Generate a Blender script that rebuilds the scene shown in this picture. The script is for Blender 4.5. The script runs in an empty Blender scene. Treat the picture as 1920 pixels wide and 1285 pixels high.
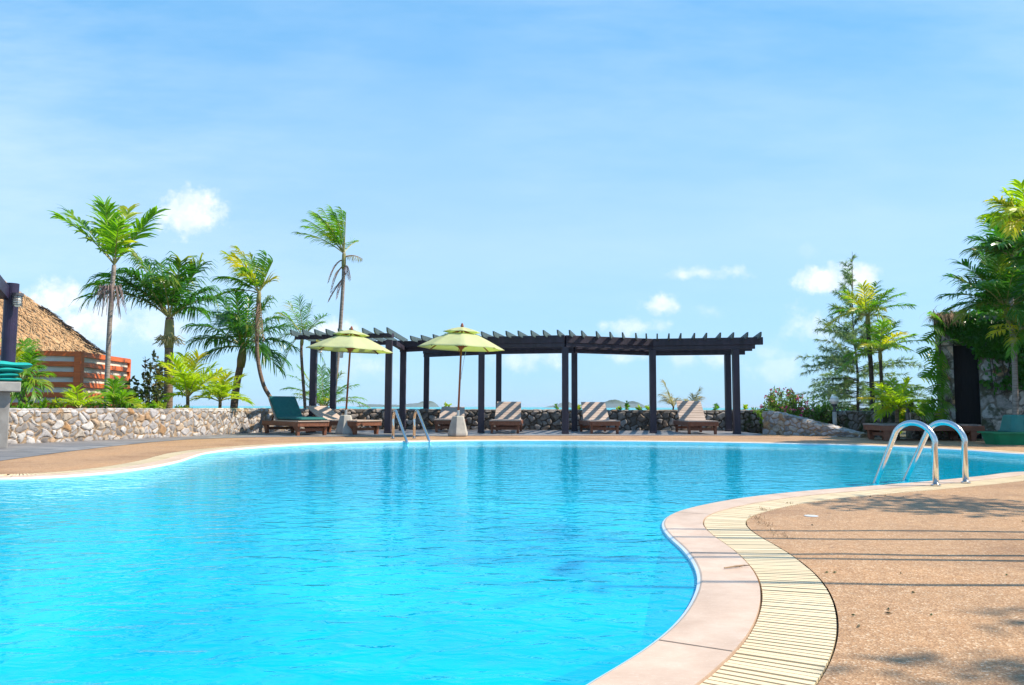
import bpy, bmesh, math, random
import numpy as np
from mathutils import Vector, Matrix
R = math.radians
S = bpy.context.scene
COL = S.collection
rng = random.Random(7)

# ------------------------------------------------------------------ camera
F = 1500.0; CX, CY = 960.0, 642.5
PITCH = math.atan(120.0 / F); ROLL = 0.0040
CAM = Vector((0, 0, 0.7))
ROT = Matrix.Rotation(math.pi / 2 + PITCH, 3, 'X') @ Matrix.Rotation(ROLL, 3, 'Z')
cam_d = bpy.data.cameras.new('camera')
cam = bpy.data.objects.new('camera', cam_d); COL.objects.link(cam)
cam_d.sensor_width = 36; cam_d.lens = 36 * F / 1920
cam_d.clip_start = 0.05; cam_d.clip_end = 60000
cam.matrix_world = Matrix.Translation(CAM) @ ROT.to_4x4()
S.camera = cam

def ray(px, py):
    return ROT @ Vector(((px - CX) / F, -(py - CY) / F, -1))
def G(px, py, z=0.0):
    r = ray(px, py); return CAM + r * ((z - CAM.z) / r.z)
def D(px, py, d):
    r = ray(px, py); return CAM + r * (d / r.y)

# ------------------------------------------------------------------ light and sky
SUN_AZ, SUN_EL = -1.0, 48.0           # azimuth counted from +X towards +Y
S.view_settings.view_transform = 'Standard'; S.view_settings.look = 'None'
S.view_settings.gamma = 1.0; S.view_settings.exposure = 0.62
sun_d = bpy.data.lights.new('sun', 'SUN'); sun_d.energy = 5.0; sun_d.angle = R(0.55); sun_d.color = (1, .90, .74)
sun = bpy.data.objects.new('sun', sun_d); COL.objects.link(sun)
sdir = Vector((math.cos(R(SUN_AZ)) * math.cos(R(SUN_EL)), math.sin(R(SUN_AZ)) * math.cos(R(SUN_EL)), math.sin(R(SUN_EL))))
sun.rotation_euler = sdir.to_track_quat('Z', 'Y').to_euler(); sun.location = (20, 0, 30)

W = bpy.data.worlds.new('World'); S.world = W; W.use_nodes = True
def build_world():
    nt = W.node_tree; N = nt.nodes; L = nt.links; N.clear()
    out = N.new('ShaderNodeOutputWorld'); bg = N.new('ShaderNodeBackground')
    sky = N.new('ShaderNodeTexSky'); sky.sky_type = 'NISHITA'; sky.sun_disc = False
    sky.sun_elevation = R(SUN_EL); sky.sun_rotation = R(90 - SUN_AZ)
    sky.air_density = 1.0; sky.dust_density = 0.3; sky.ozone_density = 3.0
    bg.inputs[1].default_value = 0.125
    tint = N.new('ShaderNodeMix'); tint.data_type = 'RGBA'; tint.blend_type = 'MULTIPLY'
    tint.inputs[0].default_value = 1; tint.inputs[7].default_value = (.78, 1.0, 1.10, 1)
    L.new(sky.outputs[0], tint.inputs[6])
    tc = N.new('ShaderNodeTexCoord'); sp = N.new('ShaderNodeSeparateXYZ'); L.new(tc.outputs['Generated'], sp.inputs[0])
    def m(op, a, b=None, c=None, clamp=False):
        n = N.new('ShaderNodeMath'); n.operation = op; n.use_clamp = clamp
        for i, v in enumerate((a, b, c)):
            if v is None: continue
            if isinstance(v, (int, float)): n.inputs[i].default_value = v
            else: L.new(v, n.inputs[i])
        return n.outputs[0]
    el = N.new('ShaderNodeValToRGB'); L.new(sp.outputs[2], el.inputs[0]); ce = el.color_ramp.elements
    stops = [(0, (.19, .36, .565)), (.10, (.225, .39, .58)), (.20, (.275, .425, .59)), (.31, (.20, .38, .57)), (.44, (.092, .295, .54)), (1, (.05, .19, .44))]
    while len(ce) < 6: ce.new(.5)
    for i, (p_, c_) in enumerate(stops): ce[i].position = p_; ce[i].color = (*c_, 1)
    e10 = N.new('ShaderNodeVectorMath'); e10.operation = 'SCALE'; L.new(el.outputs[0], e10.inputs[0]); e10.inputs[3].default_value = 10
    skm = N.new('ShaderNodeMix'); skm.data_type = 'RGBA'; skm.inputs[0].default_value = .75
    L.new(tint.outputs[2], skm.inputs[6]); L.new(e10.outputs[0], skm.inputs[7])
    yy = m('MAXIMUM', sp.outputs[1], 0.02)
    u = m('DIVIDE', sp.outputs[0], yy); v = m('DIVIDE', sp.outputs[2], yy)
    cb = N.new('ShaderNodeCombineXYZ'); L.new(u, cb.inputs[0]); L.new(v, cb.inputs[1])
    def noise(scale, detail=5, rough=.55, vec=None, stretch=None):
        n = N.new('ShaderNodeTexNoise'); n.inputs['Scale'].default_value = scale
        n.inputs['Detail'].default_value = detail; n.inputs['Roughness'].default_value = rough
        src = cb.outputs[0]
        if stretch:
            vm = N.new('ShaderNodeMapping'); vm.inputs['Scale'].default_value = stretch[0]; vm.inputs['Rotation'].default_value = (0, 0, stretch[1])
            L.new(src, vm.inputs[0]); src = vm.outputs[0]
        L.new(src, n.inputs['Vector']); return n.outputs[0]
    n1 = noise(16, 6, .6); n2 = noise(50, 4, .6)
    nn = m('ADD', m('MULTIPLY', m('SUBTRACT', n1, .5), 2.3), m('MULTIPLY', m('SUBTRACT', n2, .5), 1.5))
    blobs = [(352, 402, 70, 42, 1), (95, 570, 62, 50, 1), (135, 612, 70, 40, .9), (205, 600, 60, 55, .75), (300, 610, 60, 40, .5), (615, 618, 60, 28, .85),
             (1236, 573, 36, 20, 1), (1322, 513, 66, 15, .65), (1540, 522, 52, 27, 1), (1605, 516, 48, 24, .9),
             (1530, 612, 60, 34, .5), (970, 672, 60, 30, .5), (1035, 668, 34, 26, .5), (1172, 668, 40, 14, .5),
             (1285, 672, 40, 24, .45), (1345, 668, 46, 22, .5), (1200, 612, 60, 17, .55), (690, 688, 70, 26, .4),
             (1460, 690, 60, 30, .35), (1330, 585, 22, 14, .3), (1515, 470, 24, 20, .18), (860, 640, 60, 20, .4), (1445, 660, 50, 20, .35)]
    acc = None
    for px, py, rx, ry, a in blobs:
        r = ray(px, py); c = (r.x / r.y, r.z / r.y)
        s = N.new('ShaderNodeVectorMath'); s.operation = 'SUBTRACT'; L.new(cb.outputs[0], s.inputs[0]); s.inputs[1].default_value = (c[0], c[1], 0)
        k = N.new('ShaderNodeVectorMath'); k.operation = 'MULTIPLY'; L.new(s.outputs[0], k.inputs[0]); k.inputs[1].default_value = (F / rx / 1.25, F / ry / 1.25, 0)
        l = N.new('ShaderNodeVectorMath'); l.operation = 'LENGTH'; L.new(k.outputs[0], l.inputs[0])
        f = m('ADD', m('SUBTRACT', 1.0, l.outputs['Value']), m('MULTIPLY', nn, .8 if a > .7 else 1.0))
        f = m('MULTIPLY', m('SMOOTHSTEP', f, 0, 1) if False else m('MULTIPLY', f, 1.25, clamp=True), a, clamp=True)
        acc = f if acc is None else m('MAXIMUM', acc, f)
    ac2 = m('MULTIPLY', m('MULTIPLY', acc, acc), m('SUBTRACT', 3.0, m('MULTIPLY', acc, 2.0)))
    # thin high veil, stretched streaks
    w1 = noise(3.0, 7, .62, stretch=((.55, 2.4, 1), .42)); w2 = noise(1.3, 4, .5)
    veil = m('MULTIPLY', m('MULTIPLY', m('SUBTRACT', w1, .38), 2.4, clamp=True), m('MULTIPLY', m('SUBTRACT', w2, .30), 2.2, clamp=True))
    hz = m('POWER', m('SUBTRACT', 1.0, m('MAXIMUM', sp.outputs[2], 0.0)), 7.0)
    base = N.new('ShaderNodeMix'); base.data_type = 'RGBA'; L.new(m('MULTIPLY', veil, .75), base.inputs[0])
    L.new(skm.outputs[2], base.inputs[6]); base.inputs[7].default_value = (4.9, 5.8, 6.6, 1)
    # humid air low over the sea
    hm = N.new('ShaderNodeMix'); hm.data_type = 'RGBA'; L.new(m('MULTIPLY', hz, .0), hm.inputs[0]); L.new(base.outputs[2], hm.inputs[6]); hm.inputs[7].default_value = (2.9, 4.5, 6.4, 1)
    cl = N.new('ShaderNodeMix'); cl.data_type = 'RGBA'; L.new(m('MULTIPLY', ac2, .95), cl.inputs[0]); L.new(hm.outputs[2], cl.inputs[6])
    cc = N.new('ShaderNodeMix'); cc.data_type = 'RGBA'; L.new(m('MULTIPLY', m('SUBTRACT', noise(30, 4, .6), .35), 2.6, clamp=True), cc.inputs[0])
    cc.inputs[6].default_value = (4.6, 5.3, 6.1, 1); cc.inputs[7].default_value = (6.9, 6.9, 7.0, 1); L.new(cc.outputs[2], cl.inputs[7])
    L.new(cl.outputs[2], bg.inputs[0]); L.new(bg.outputs[0], out.inputs[0])
build_world()

# ------------------------------------------------------------------ materials
def nodes_of(name):
    m = bpy.data.materials.new(name); m.use_nodes = True
    nt = m.node_tree; return m, nt, nt.nodes, nt.links, nt.nodes['Principled BSDF']
def c4(c): return (c[0], c[1], c[2], 1)
def tex_noise(N, L, scale, detail=4, rough=.55, coord='Object', stretch=None):
    tc = N.new('ShaderNodeTexCoord'); n = N.new('ShaderNodeTexNoise')
    n.inputs['Scale'].default_value = scale; n.inputs['Detail'].default_value = detail; n.inputs['Roughness'].default_value = rough
    src = tc.outputs[coord]
    if stretch:
        mp = N.new('ShaderNodeMapping'); mp.inputs['Scale'].default_value = stretch; L.new(src, mp.inputs[0]); src = mp.outputs[0]
    L.new(src, n.inputs['Vector']); return n
def ramp(N, L, fac, stops):
    r = N.new('ShaderNodeValToRGB'); L.new(fac, r.inputs[0]); e = r.color_ramp.elements
    while len(e) < len(stops): e.new(.5)
    for i, (p, c) in enumerate(stops): e[i].position = p; e[i].color = c4(c)
    return r.outputs[0]
def mixc(N, L, fac, a, b, mode='MIX'):
    n = N.new('ShaderNodeMix'); n.data_type = 'RGBA'; n.blend_type = mode
    for i, v in ((0, fac), (6, a), (7, b)):
        if isinstance(v, (int, float)): n.inputs[i].default_value = v
        elif isinstance(v, tuple): n.inputs[i].default_value = c4(v)
        else: L.new(v, n.inputs[i])
    return n.outputs[2]
def bumpn(N, L, b, h, strength=.3, dist=.02):
    bp = N.new('ShaderNodeBump'); bp.inputs['Strength'].default_value = strength; bp.inputs['Distance'].default_value = dist
    L.new(h, bp.inputs['Height']); L.new(bp.outputs[0], b.inputs['Normal']); return bp
def mat(name, col, col2=None, rough=.6, scale=6, bump=.15, dist=.01, metal=0, stretch=None, spec=.4, detail=5, objvar=0):
    m, nt, N, L, b = nodes_of(name)
    if col2 is None: col2 = tuple(x * 1.35 for x in col)
    n = tex_noise(N, L, scale, detail, stretch=stretch)
    c = ramp(N, L, n.outputs[0], [(.3, col), (.7, col2)])
    if objvar:
        oi = N.new('ShaderNodeObjectInfo'); k = ramp(N, L, oi.outputs['Random'], [(0, (1 - objvar,) * 3), (1, (1 + objvar,) * 3)])
        c = mixc(N, L, 1.0, c, k, 'MULTIPLY')
    L.new(c, b.inputs['Base Color'])
    b.inputs['Roughness'].default_value = rough; b.inputs['Metallic'].default_value = metal; b.inputs['Specular IOR Level'].default_value = spec
    if bump: bumpn(N, L, b, n.outputs[0], bump, dist)
    return m
def leaf(name, a, b_, yellow=None, tr=.4, rough=.4, yl=.7):
    m, nt, N, L, b = nodes_of(name)
    n = tex_noise(N, L, 2.2, 3); oi = N.new('ShaderNodeObjectInfo')
    c = ramp(N, L, n.outputs[0], [(.35, a), (.65, b_)])
    if yellow:
        n2 = tex_noise(N, L, 1.3, 3); ad = N.new('ShaderNodeMath'); ad.operation = 'ADD'
        L.new(n2.outputs[0], ad.inputs[0]); mu = N.new('ShaderNodeMath'); mu.operation = 'MULTIPLY_ADD'; L.new(oi.outputs['Random'], mu.inputs[0]); mu.inputs[1].default_value = .3; mu.inputs[2].default_value = -.15
        L.new(mu.outputs[0], ad.inputs[1])
        f = ramp(N, L, ad.outputs[0], [(yl - .14, (0, 0, 0)), (yl + .06, (1, 1, 1))])
        c = mixc(N, L, f, c, yellow)
    L.new(c, b.inputs['Base Color']); b.inputs['Roughness'].default_value = rough; b.inputs['Specular IOR Level'].default_value = .45
    t = N.new('ShaderNodeBsdfTranslucent'); tcol = mixc(N, L, 1.0, c, (1.5, 1.7, .6), 'MULTIPLY'); L.new(tcol, t.inputs[0])
    ms = N.new('ShaderNodeMixShader'); ms.inputs[0].default_value = tr
    L.new(b.outputs[0], ms.inputs[1]); L.new(t.outputs[0], ms.inputs[2]); L.new(ms.outputs[0], N['Material Output'].inputs[0])
    return m

M = {}
M['pergola'] = mat('dark_stained_timber', (.018, .015, .026), (.044, .033, .054), .55, 9, .2, stretch=(1, 1, .15))
M['rafter'] = mat('green_stained_timber', (.045, .075, .085), (.085, .125, .13), .6, 7, .2)
M['pillar'] = mat('purple_painted_post', (.018, .013, .035), (.032, .022, .06), .4, 6, .1)
M['teak'] = mat('weathered_teak', (.34, .25, .20), (.52, .42, .36), .7, 5, .25, stretch=(.35, 6, 6), objvar=.12)
M['teak_dark'] = mat('oiled_teak', (.12, .042, .022), (.23, .085, .045), .55, 6, .2, stretch=(2, .4, 2), objvar=.1)
M['teak_shaded'] = mat('shaded_grey_teak', (.16, .13, .12), (.27, .22, .2), .6, 5, .25, stretch=(6, .35, 6))  # darker teak, the shade over the flat loungers put into the colour
M['teal_fabric'] = mat('dark_teal_canvas', (.004, .085, .085), (.008, .12, .115), .75, 14, .2)
M['teal_fabric_light'] = mat('sea_green_canvas', (.004, .26, .25), (.01, .36, .33), .75, 5, .3, dist=.02)
M['concrete'] = mat('worn_concrete', (.27, .26, .25), (.42, .40, .37), .85, 5, .3, detail=8)
M['concrete_dark'] = mat('stained_concrete', (.14, .13, .125), (.36, .34, .32), .85, 2.3, .3, detail=8)
M['pole_wood'] = mat('red_brown_varnish', (.20, .055, .022), (.32, .095, .04), .35, 8, .05, stretch=(6, 6, .4))
M['steel'] = mat('brushed_steel', (.58, .58, .58), (.70, .70, .70), .22, 20, .03, metal=1, stretch=(1, 1, 8))
M['sleeve'] = mat('galvanised_sleeve', (.45, .45, .45), None, .4, 20, .05, metal=.8)
M['orange'] = mat('orange_brown_timber', (.50, .095, .018), (.68, .15, .03), .5, 4, .12, stretch=(.6, .6, 6))
M['panel'] = mat('grey_cement_board', (.55, .53, .47), (.72, .69, .62), .8, 3, .1)
M['lamp_metal'] = mat('grey_lamp_metal', (.06, .06, .07), None, .4, 10, .05)
M['lamp_glass'] = mat('opal_glass', (.74, .72, .66), (.80, .78, .73), .25, 6, 0)
M['white_plastic'] = mat('white_plastic', (.45, .46, .47), None, .4, 10, .05)
M['tub'] = mat('green_plastic', (.004, .17, .075), (.01, .24, .11), .35, 4, .05)
M['tub_blue'] = mat('blue_green_plastic', (.006, .14, .125), (.012, .19, .17), .35, 4, .05)
M['darkness'] = mat('opening_darkness', (.006, .005, .007), (.014, .011, .013), .8, 5, .2, stretch=(6, 6, .4))  # near black for unlit openings, their shade put into the colour
M['trunk_grey'] = mat('ringed_palm_bark', (.16, .125, .105), (.36, .30, .26), .85, 3, .5, dist=.02, stretch=(2, 2, 14))
M['trunk_brown'] = mat('brown_palm_bark', (.085, .055, .038), (.26, .175, .12), .85, 3, .5, dist=.02, stretch=(2, 2, 14))
M['trunk_dark'] = mat('dark_bark', (.035, .027, .022), (.10, .08, .065), .9, 6, .5, stretch=(2, 2, 6))
M['crownshaft'] = mat('green_crownshaft', (.14, .17, .05), (.34, .26, .10), .5, 3, .1, stretch=(3, 3, 1))
M['rachis'] = mat('yellow_rachis', (.26, .26, .07), (.36, .31, .12), .5, 4, .05)
M['dry'] = mat('dry_palm_fibre', (.22, .13, .085), (.42, .29, .20), .9, 5, .1)
M['dryviolet'] = mat('withered_twigs', (.16, .11, .11), (.30, .22, .20), .9, 5, .1)
M['drygrass'] = mat('dead_grass', (.20, .12, .07), (.38, .27, .16), .9, 5, .1)
M['pink'] = mat('pink_petals', (.62, .05, .16), (.75, .13, .27), .6, 20, 0)
M['flower_tan'] = mat('palm_blossom', (.34, .28, .11), (.48, .38, .18), .8, 10, .1)
M['leaf_bright'] = leaf('yellow_green_leaf', (.10, .25, .012), (.21, .38, .022), (.60, .50, .03), .50, yl=.64)  # bright yellow green foliage colour
M['leaf_mid'] = leaf('mid_green_leaf', (.065, .19, .012), (.16, .33, .022), (.52, .42, .035), .5, yl=.68)
M['leaf_dark'] = leaf('dark_green_leaf', (.026, .12, .014), (.07, .21, .02), (.32, .30, .03), .45, .30, yl=.74)
M['leaf_yellow'] = leaf('lime_leaf', (.25, .38, .015), (.42, .50, .025), (.68, .50, .03), .50, yl=.68)
M['leaf_dry'] = leaf('tan_leaf', (.26, .22, .09), (.34, .28, .13), (.40, .24, .10), .3)
M['leaf_deep'] = leaf('deep_green_leaf', (.022, .085, .014), (.06, .16, .02), (.16, .22, .03), .4, .28, yl=.74)  # dark green foliage colour
M['leaf_red'] = leaf('purple_brown_leaf', (.055, .060, .02), (.10, .14, .03), (.16, .07, .04), .3, .35, yl=.68)
M['leaf_ole'] = leaf('oleander_leaf', (.08, .17, .03), (.18, .29, .055), (.34, .33, .07), .42, .45, yl=.72)
M['needle'] = leaf('casuarina_needle', (.13, .20, .13), (.24, .32, .20), (.34, .30, .18), .5, .6, yl=.78)

def canvas():
    m, nt, N, L, b = nodes_of('pale_lime_canvas')
    n = tex_noise(N, L, 3, 4); n2 = tex_noise(N, L, 160, 2)
    c = ramp(N, L, n.outputs[0], [(.3, (.68, .67, .42)), (.7, (.74, .73, .50))])
    L.new(c, b.inputs['Base Color']); b.inputs['Roughness'].default_value = .8
    bumpn(N, L, b, n2.outputs[0], .15, .003)
    t = N.new('ShaderNodeBsdfTranslucent'); L.new(mixc(N, L, 1, c, (.95, 1.15, .6), 'MULTIPLY'), t.inputs[0])
    ms = N.new('ShaderNodeMixShader'); ms.inputs[0].default_value = .52
    L.new(b.outputs[0], ms.inputs[1]); L.new(t.outputs[0], ms.inputs[2]); L.new(ms.outputs[0], N['Material Output'].inputs[0])
    return m
M['canvas'] = canvas()

def deck_mat():
    m, nt, N, L, b = nodes_of('exposed_aggregate')
    tc = N.new('ShaderNodeTexCoord')
    vo = N.new('ShaderNodeTexVoronoi'); vo.inputs['Scale'].default_value = 150; L.new(tc.outputs['Object'], vo.inputs['Vector'])
    sp = N.new('ShaderNodeSeparateColor'); L.new(vo.outputs['Color'], sp.inputs[0])
    chips = ramp(N, L, sp.outputs[0], [(0, (.29, .155, .075)), (.25, (.35, .198, .098)), (.60, (.40, .238, .125)), (.88, (.45, .285, .16)), (.97, (.56, .42, .29))])
    big = tex_noise(N, L, .9, 6, .6); bc = ramp(N, L, big.outputs[0], [(.32, (.74, .70, .68)), (.5, (1, 1, 1)), (.7, (1.12, 1.07, 1.0))])
    c = mixc(N, L, 1, chips, bc, 'MULTIPLY')
    sm = tex_noise(N, L, 14, 4, .6); c = mixc(N, L, 1, c, ramp(N, L, sm.outputs[0], [(.35, (.86, .85, .84)), (.65, (1.06, 1.06, 1.06))]), 'MULTIPLY')
    # scattered dark stains of old drips
    st = N.new('ShaderNodeTexVoronoi'); st.inputs['Scale'].default_value = 3.1; L.new(tc.outputs['Object'], st.inputs['Vector'])
    c = mixc(N, L, ramp(N, L, st.outputs['Distance'], [(.03, (.55, .55, .55)), (.07, (0, 0, 0))]), c, (.12, .08, .06))
    L.new(c, b.inputs['Base Color']); b.inputs['Roughness'].default_value = .62; b.inputs['Specular IOR Level'].default_value = .3
    bumpn(N, L, b, vo.outputs['Distance'], .5, .004)
    return m
M['deck'] = deck_mat()
def coping_mat():
    m, nt, N, L, b = nodes_of('smooth_cream_coping')
    n = tex_noise(N, L, 5, 7, .65); n2 = tex_noise(N, L, 1.2, 5)
    c = ramp(N, L, n.outputs[0], [(.30, (.48, .34, .25)), (.55, (.57, .425, .325)), (.68, (.62, .48, .38)), (.80, (.72, .60, .50))])
    c = mixc(N, L, 1, c, ramp(N, L, n2.outputs[0], [(.3, (.84, .83, .82)), (.7, (1.08, 1.06, 1.04))]), 'MULTIPLY')
    # hairline scratches
    w = tex_noise(N, L, 9, 3, .6, stretch=(1, 6, 1)); 
    c = mixc(N, L, ramp(N, L, w.outputs[0], [(.492, (0, 0, 0)), (.5, (.4, .4, .4)), (.508, (0, 0, 0))]), c, (.75, .68, .6))
    L.new(c, b.inputs['Base Color']); b.inputs['Roughness'].default_value = .5
    bumpn(N, L, b, n.outputs[0], .15, .004); return m
M['coping'] = coping_mat()
M['grout'] = mat('dark_joint', (.10, .075, .06), (.2, .15, .12), .9, 20, .1)
M['slat'] = mat('cream_plastic_slat', (.66, .51, .31), (.74, .60, .39), .5, 2.5, .06, objvar=0)
M['gutter'] = mat('gutter_bed', (.22, .17, .11), (.32, .25, .17), .9, 8, .1)
M['rim'] = mat('white_tile_rim', (.72, .74, .74), (.82, .83, .82), .3, 5, .05)
def paving_mat():
    m, nt, N, L, b = nodes_of('grey_slate_paving')
    tc = N.new('ShaderNodeTexCoord'); br = N.new('ShaderNodeTexBrick'); L.new(tc.outputs['Object'], br.inputs['Vector'])
    br.inputs['Scale'].default_value = 1.0; br.inputs['Brick Width'].default_value = .6; br.inputs['Row Height'].default_value = .4
    br.inputs['Mortar Size'].default_value = .012; br.inputs['Color1'].default_value = (.15, .15, .16, 1); br.inputs['Color2'].default_value = (.23, .225, .23, 1); br.inputs['Mortar'].default_value = (.10, .095, .09, 1)
    n = tex_noise(N, L, 3, 7, .62); c = mixc(N, L, 1, br.outputs[0], ramp(N, L, n.outputs[0], [(.3, (.65, .65, .68)), (.7, (1.35, 1.3, 1.25))]), 'MULTIPLY')
    L.new(c, b.inputs['Base Color']); b.inputs['Roughness'].default_value = .55; bumpn(N, L, b, n.outputs[0], .3, .01); return m
M['paving'] = paving_mat()
M['soil'] = mat('soil_and_turf', (.045, .05, .02), (.10, .085, .045), .95, 3, .4, dist=.03)
M['pool_tile'] = None
def pool_mats():
    m, nt, N, L, b = nodes_of('turquoise_pool_tile')
    n = tex_noise(N, L, .42, 4, .5); c = ramp(N, L, n.outputs[0], [(.38, (.002, .22, .50)), (.60, (.006, .66, .80))])
    L.new(c, b.inputs['Base Color']); b.inputs['Roughness'].default_value = .5
    M['pool_tile'] = m
    m, nt, N, L, b = nodes_of('rippled_pool_water')
    tc = N.new('ShaderNodeTexCoord')
    def nz(scale, det, st, rot=0):
        mp = N.new('ShaderNodeMapping'); mp.inputs['Scale'].default_value = st; mp.inputs['Rotation'].default_value = (0, 0, rot); L.new(tc.outputs['Object'], mp.inputs[0])
        n = N.new('ShaderNodeTexNoise'); n.inputs['Scale'].default_value = scale; n.inputs['Detail'].default_value = det; n.inputs['Roughness'].default_value = .5
        n.inputs['Distortion'].default_value = .6
        L.new(mp.outputs[0], n.inputs['Vector']); return n.outputs[0]
    a = nz(7.0, 2, (.75, 1.2, 1), .25); d = nz(19, 2, (.8, 1.2, 1), -.3); e = nz(1.6, 2, (1, 1.3, 1), .5)
    def mm(op, x, y):
        k = N.new('ShaderNodeMath'); k.operation = op
        for i, v in enumerate((x, y)):
            if isinstance(v, (int, float)): k.inputs[i].default_value = v
            else: L.new(v, k.inputs[i])
        return k.outputs[0]
    h = mm('ADD', mm('ADD', mm('MULTIPLY', a, 1.0), mm('MULTIPLY', d, .22)), mm('MULTIPLY', e, .9))
    bp = N.new('ShaderNodeBump'); bp.inputs['Strength'].default_value = 1.0; bp.inputs['Distance'].default_value = .0125; L.new(h, bp.inputs['Height'])
    fr = N.new('ShaderNodeFresnel'); fr.inputs[0].default_value = 1.30; L.new(bp.outputs[0], fr.inputs['Normal'])
    gl = N.new('ShaderNodeBsdfGlossy'); gl.inputs['Roughness'].default_value = .03; gl.inputs['Color'].default_value = (.62, .95, 1, 1); L.new(bp.outputs[0], gl.inputs['Normal'])
    tr = N.new('ShaderNodeBsdfTransparent'); tr.inputs[0].default_value = (.30, .95, 1, 1)
    df = N.new('ShaderNodeBsdfDiffuse'); df.inputs[0].default_value = (.0, .53, .76, 1); L.new(bp.outputs[0], df.inputs['Normal'])
    m1 = N.new('ShaderNodeMixShader'); m1.inputs[0].default_value = .55; L.new(tr.outputs[0], m1.inputs[1]); L.new(df.outputs[0], m1.inputs[2])
    m2 = N.new('ShaderNodeMixShader'); fk = N.new('ShaderNodeMath'); fk.operation = 'MULTIPLY_ADD'; fk.use_clamp = True; L.new(fr.outputs[0], fk.inputs[0]); fk.inputs[1].default_value = .95; fk.inputs[2].default_value = -.04; L.new(fk.outputs[0], m2.inputs[0]); L.new(m1.outputs[0], m2.inputs[1]); L.new(gl.outputs[0], m2.inputs[2])
    L.new(m2.outputs[0], N['Material Output'].inputs[0]); N.remove(b)
    M['water'] = m
    m, nt, N, L, b = nodes_of('turquoise_sea')
    n = tex_noise(N, L, .02, 5, stretch=(.3, 1, 1))
    c = ramp(N, L, n.outputs[0], [(.3, (.03, .30, .37)), (.7, (.06, .40, .45))]); L.new(c, b.inputs['Base Color']); b.inputs['Roughness'].default_value = .6; b.inputs['Specular IOR Level'].default_value = .15
    M['sea'] = m
pool_mats()
M['island'] = mat('island_forest', (.02, .04, .018), (.05, .075, .03), .95, .012, 0)
M['sand'] = mat('pale_sand', (.62, .55, .42), None, .9, .05, 0)
def stone_mat(name, stones, mortar, moss=None):
    m, nt, N, L, b = nodes_of(name)
    at = N.new('ShaderNodeAttribute'); at.attribute_name = 'cell'; sp = N.new('ShaderNodeSeparateColor'); L.new(at.outputs['Color'], sp.inputs[0])
    c = ramp(N, L, sp.outputs[0], stones)
    n = tex_noise(N, L, 9, 8, .68); c = mixc(N, L, 1, c, ramp(N, L, n.outputs[0], [(.28, (.45, .44, .44)), (.52, (1, 1, 1)), (.72, (1.35, 1.33, 1.3))]), 'MULTIPLY')
    n3 = tex_noise(N, L, 2.2, 4); mc = ramp(N, L, n3.outputs[0], [(.35, mortar), (.65, tuple(x * 1.5 for x in mortar))])
    f = ramp(N, L, sp.outputs[1], [(.25, (0, 0, 0)), (.5, (1, 1, 1))])
    c = mixc(N, L, f, mc, c)
    if moss:
        n4 = tex_noise(N, L, 2.6, 6, .65); c = mixc(N, L, ramp(N, L, n4.outputs[0], [(.50, (0, 0, 0)), (.58, (.85, .85, .85))]), c, moss)
    L.new(c, b.inputs['Base Color']); b.inputs['Roughness'].default_value = .85; b.inputs['Specular IOR Level'].default_value = .25
    n2 = tex_noise(N, L, 24, 6, .65); bumpn(N, L, b, n2.outputs[0], .6, .015)
    return m
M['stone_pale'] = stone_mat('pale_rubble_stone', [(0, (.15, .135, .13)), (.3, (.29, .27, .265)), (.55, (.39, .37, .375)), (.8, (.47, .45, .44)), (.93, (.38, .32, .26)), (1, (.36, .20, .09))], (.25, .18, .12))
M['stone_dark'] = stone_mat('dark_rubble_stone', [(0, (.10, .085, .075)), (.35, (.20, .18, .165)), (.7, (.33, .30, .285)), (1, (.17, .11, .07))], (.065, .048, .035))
M['stone_moss'] = stone_mat('mossy_rubble_stone', [(0, (.12, .10, .085)), (.4, (.20, .18, .165)), (.75, (.30, .27, .25)), (1, (.17, .10, .06))], (.05, .04, .025), (.035, .05, .012))
M['stone_tower'] = stone_mat('tower_cladding_stone', [(0, (.26, .24, .225)), (.35, (.38, .36, .35)), (.7, (.52, .49, .47)), (1, (.42, .23, .10))], (.13, .11, .09), (.045, .05, .02))
def thatch_mat():
    m, nt, N, L, b = nodes_of('straw_thatch')
    n = tex_noise(N, L, 10, 5, .65, stretch=(1.2, 1.2, 1)); n2 = tex_noise(N, L, 1.2, 4)
    c = ramp(N, L, n.outputs[0], [(.3, (.30, .16, .07)), (.5, (.58, .35, .17)), (.7, (.72, .50, .28))])
    c = mixc(N, L, 1, c, ramp(N, L, n2.outputs[0], [(.3, (.82, .80, .78)), (.7, (1.1, 1.08, 1.05))]), 'MULTIPLY')
    L.new(c, b.inputs['Base Color']); b.inputs['Roughness'].default_value = .9; bumpn(N, L, b, n.outputs[0], .7, .04); return m
M['thatch'] = thatch_mat()
M['thatch_dark'] = mat('dark_thatch', (.05, .035, .028), (.16, .11, .08), .95, 10, .5)  # much darker straw colour for the strands along the hip

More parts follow.
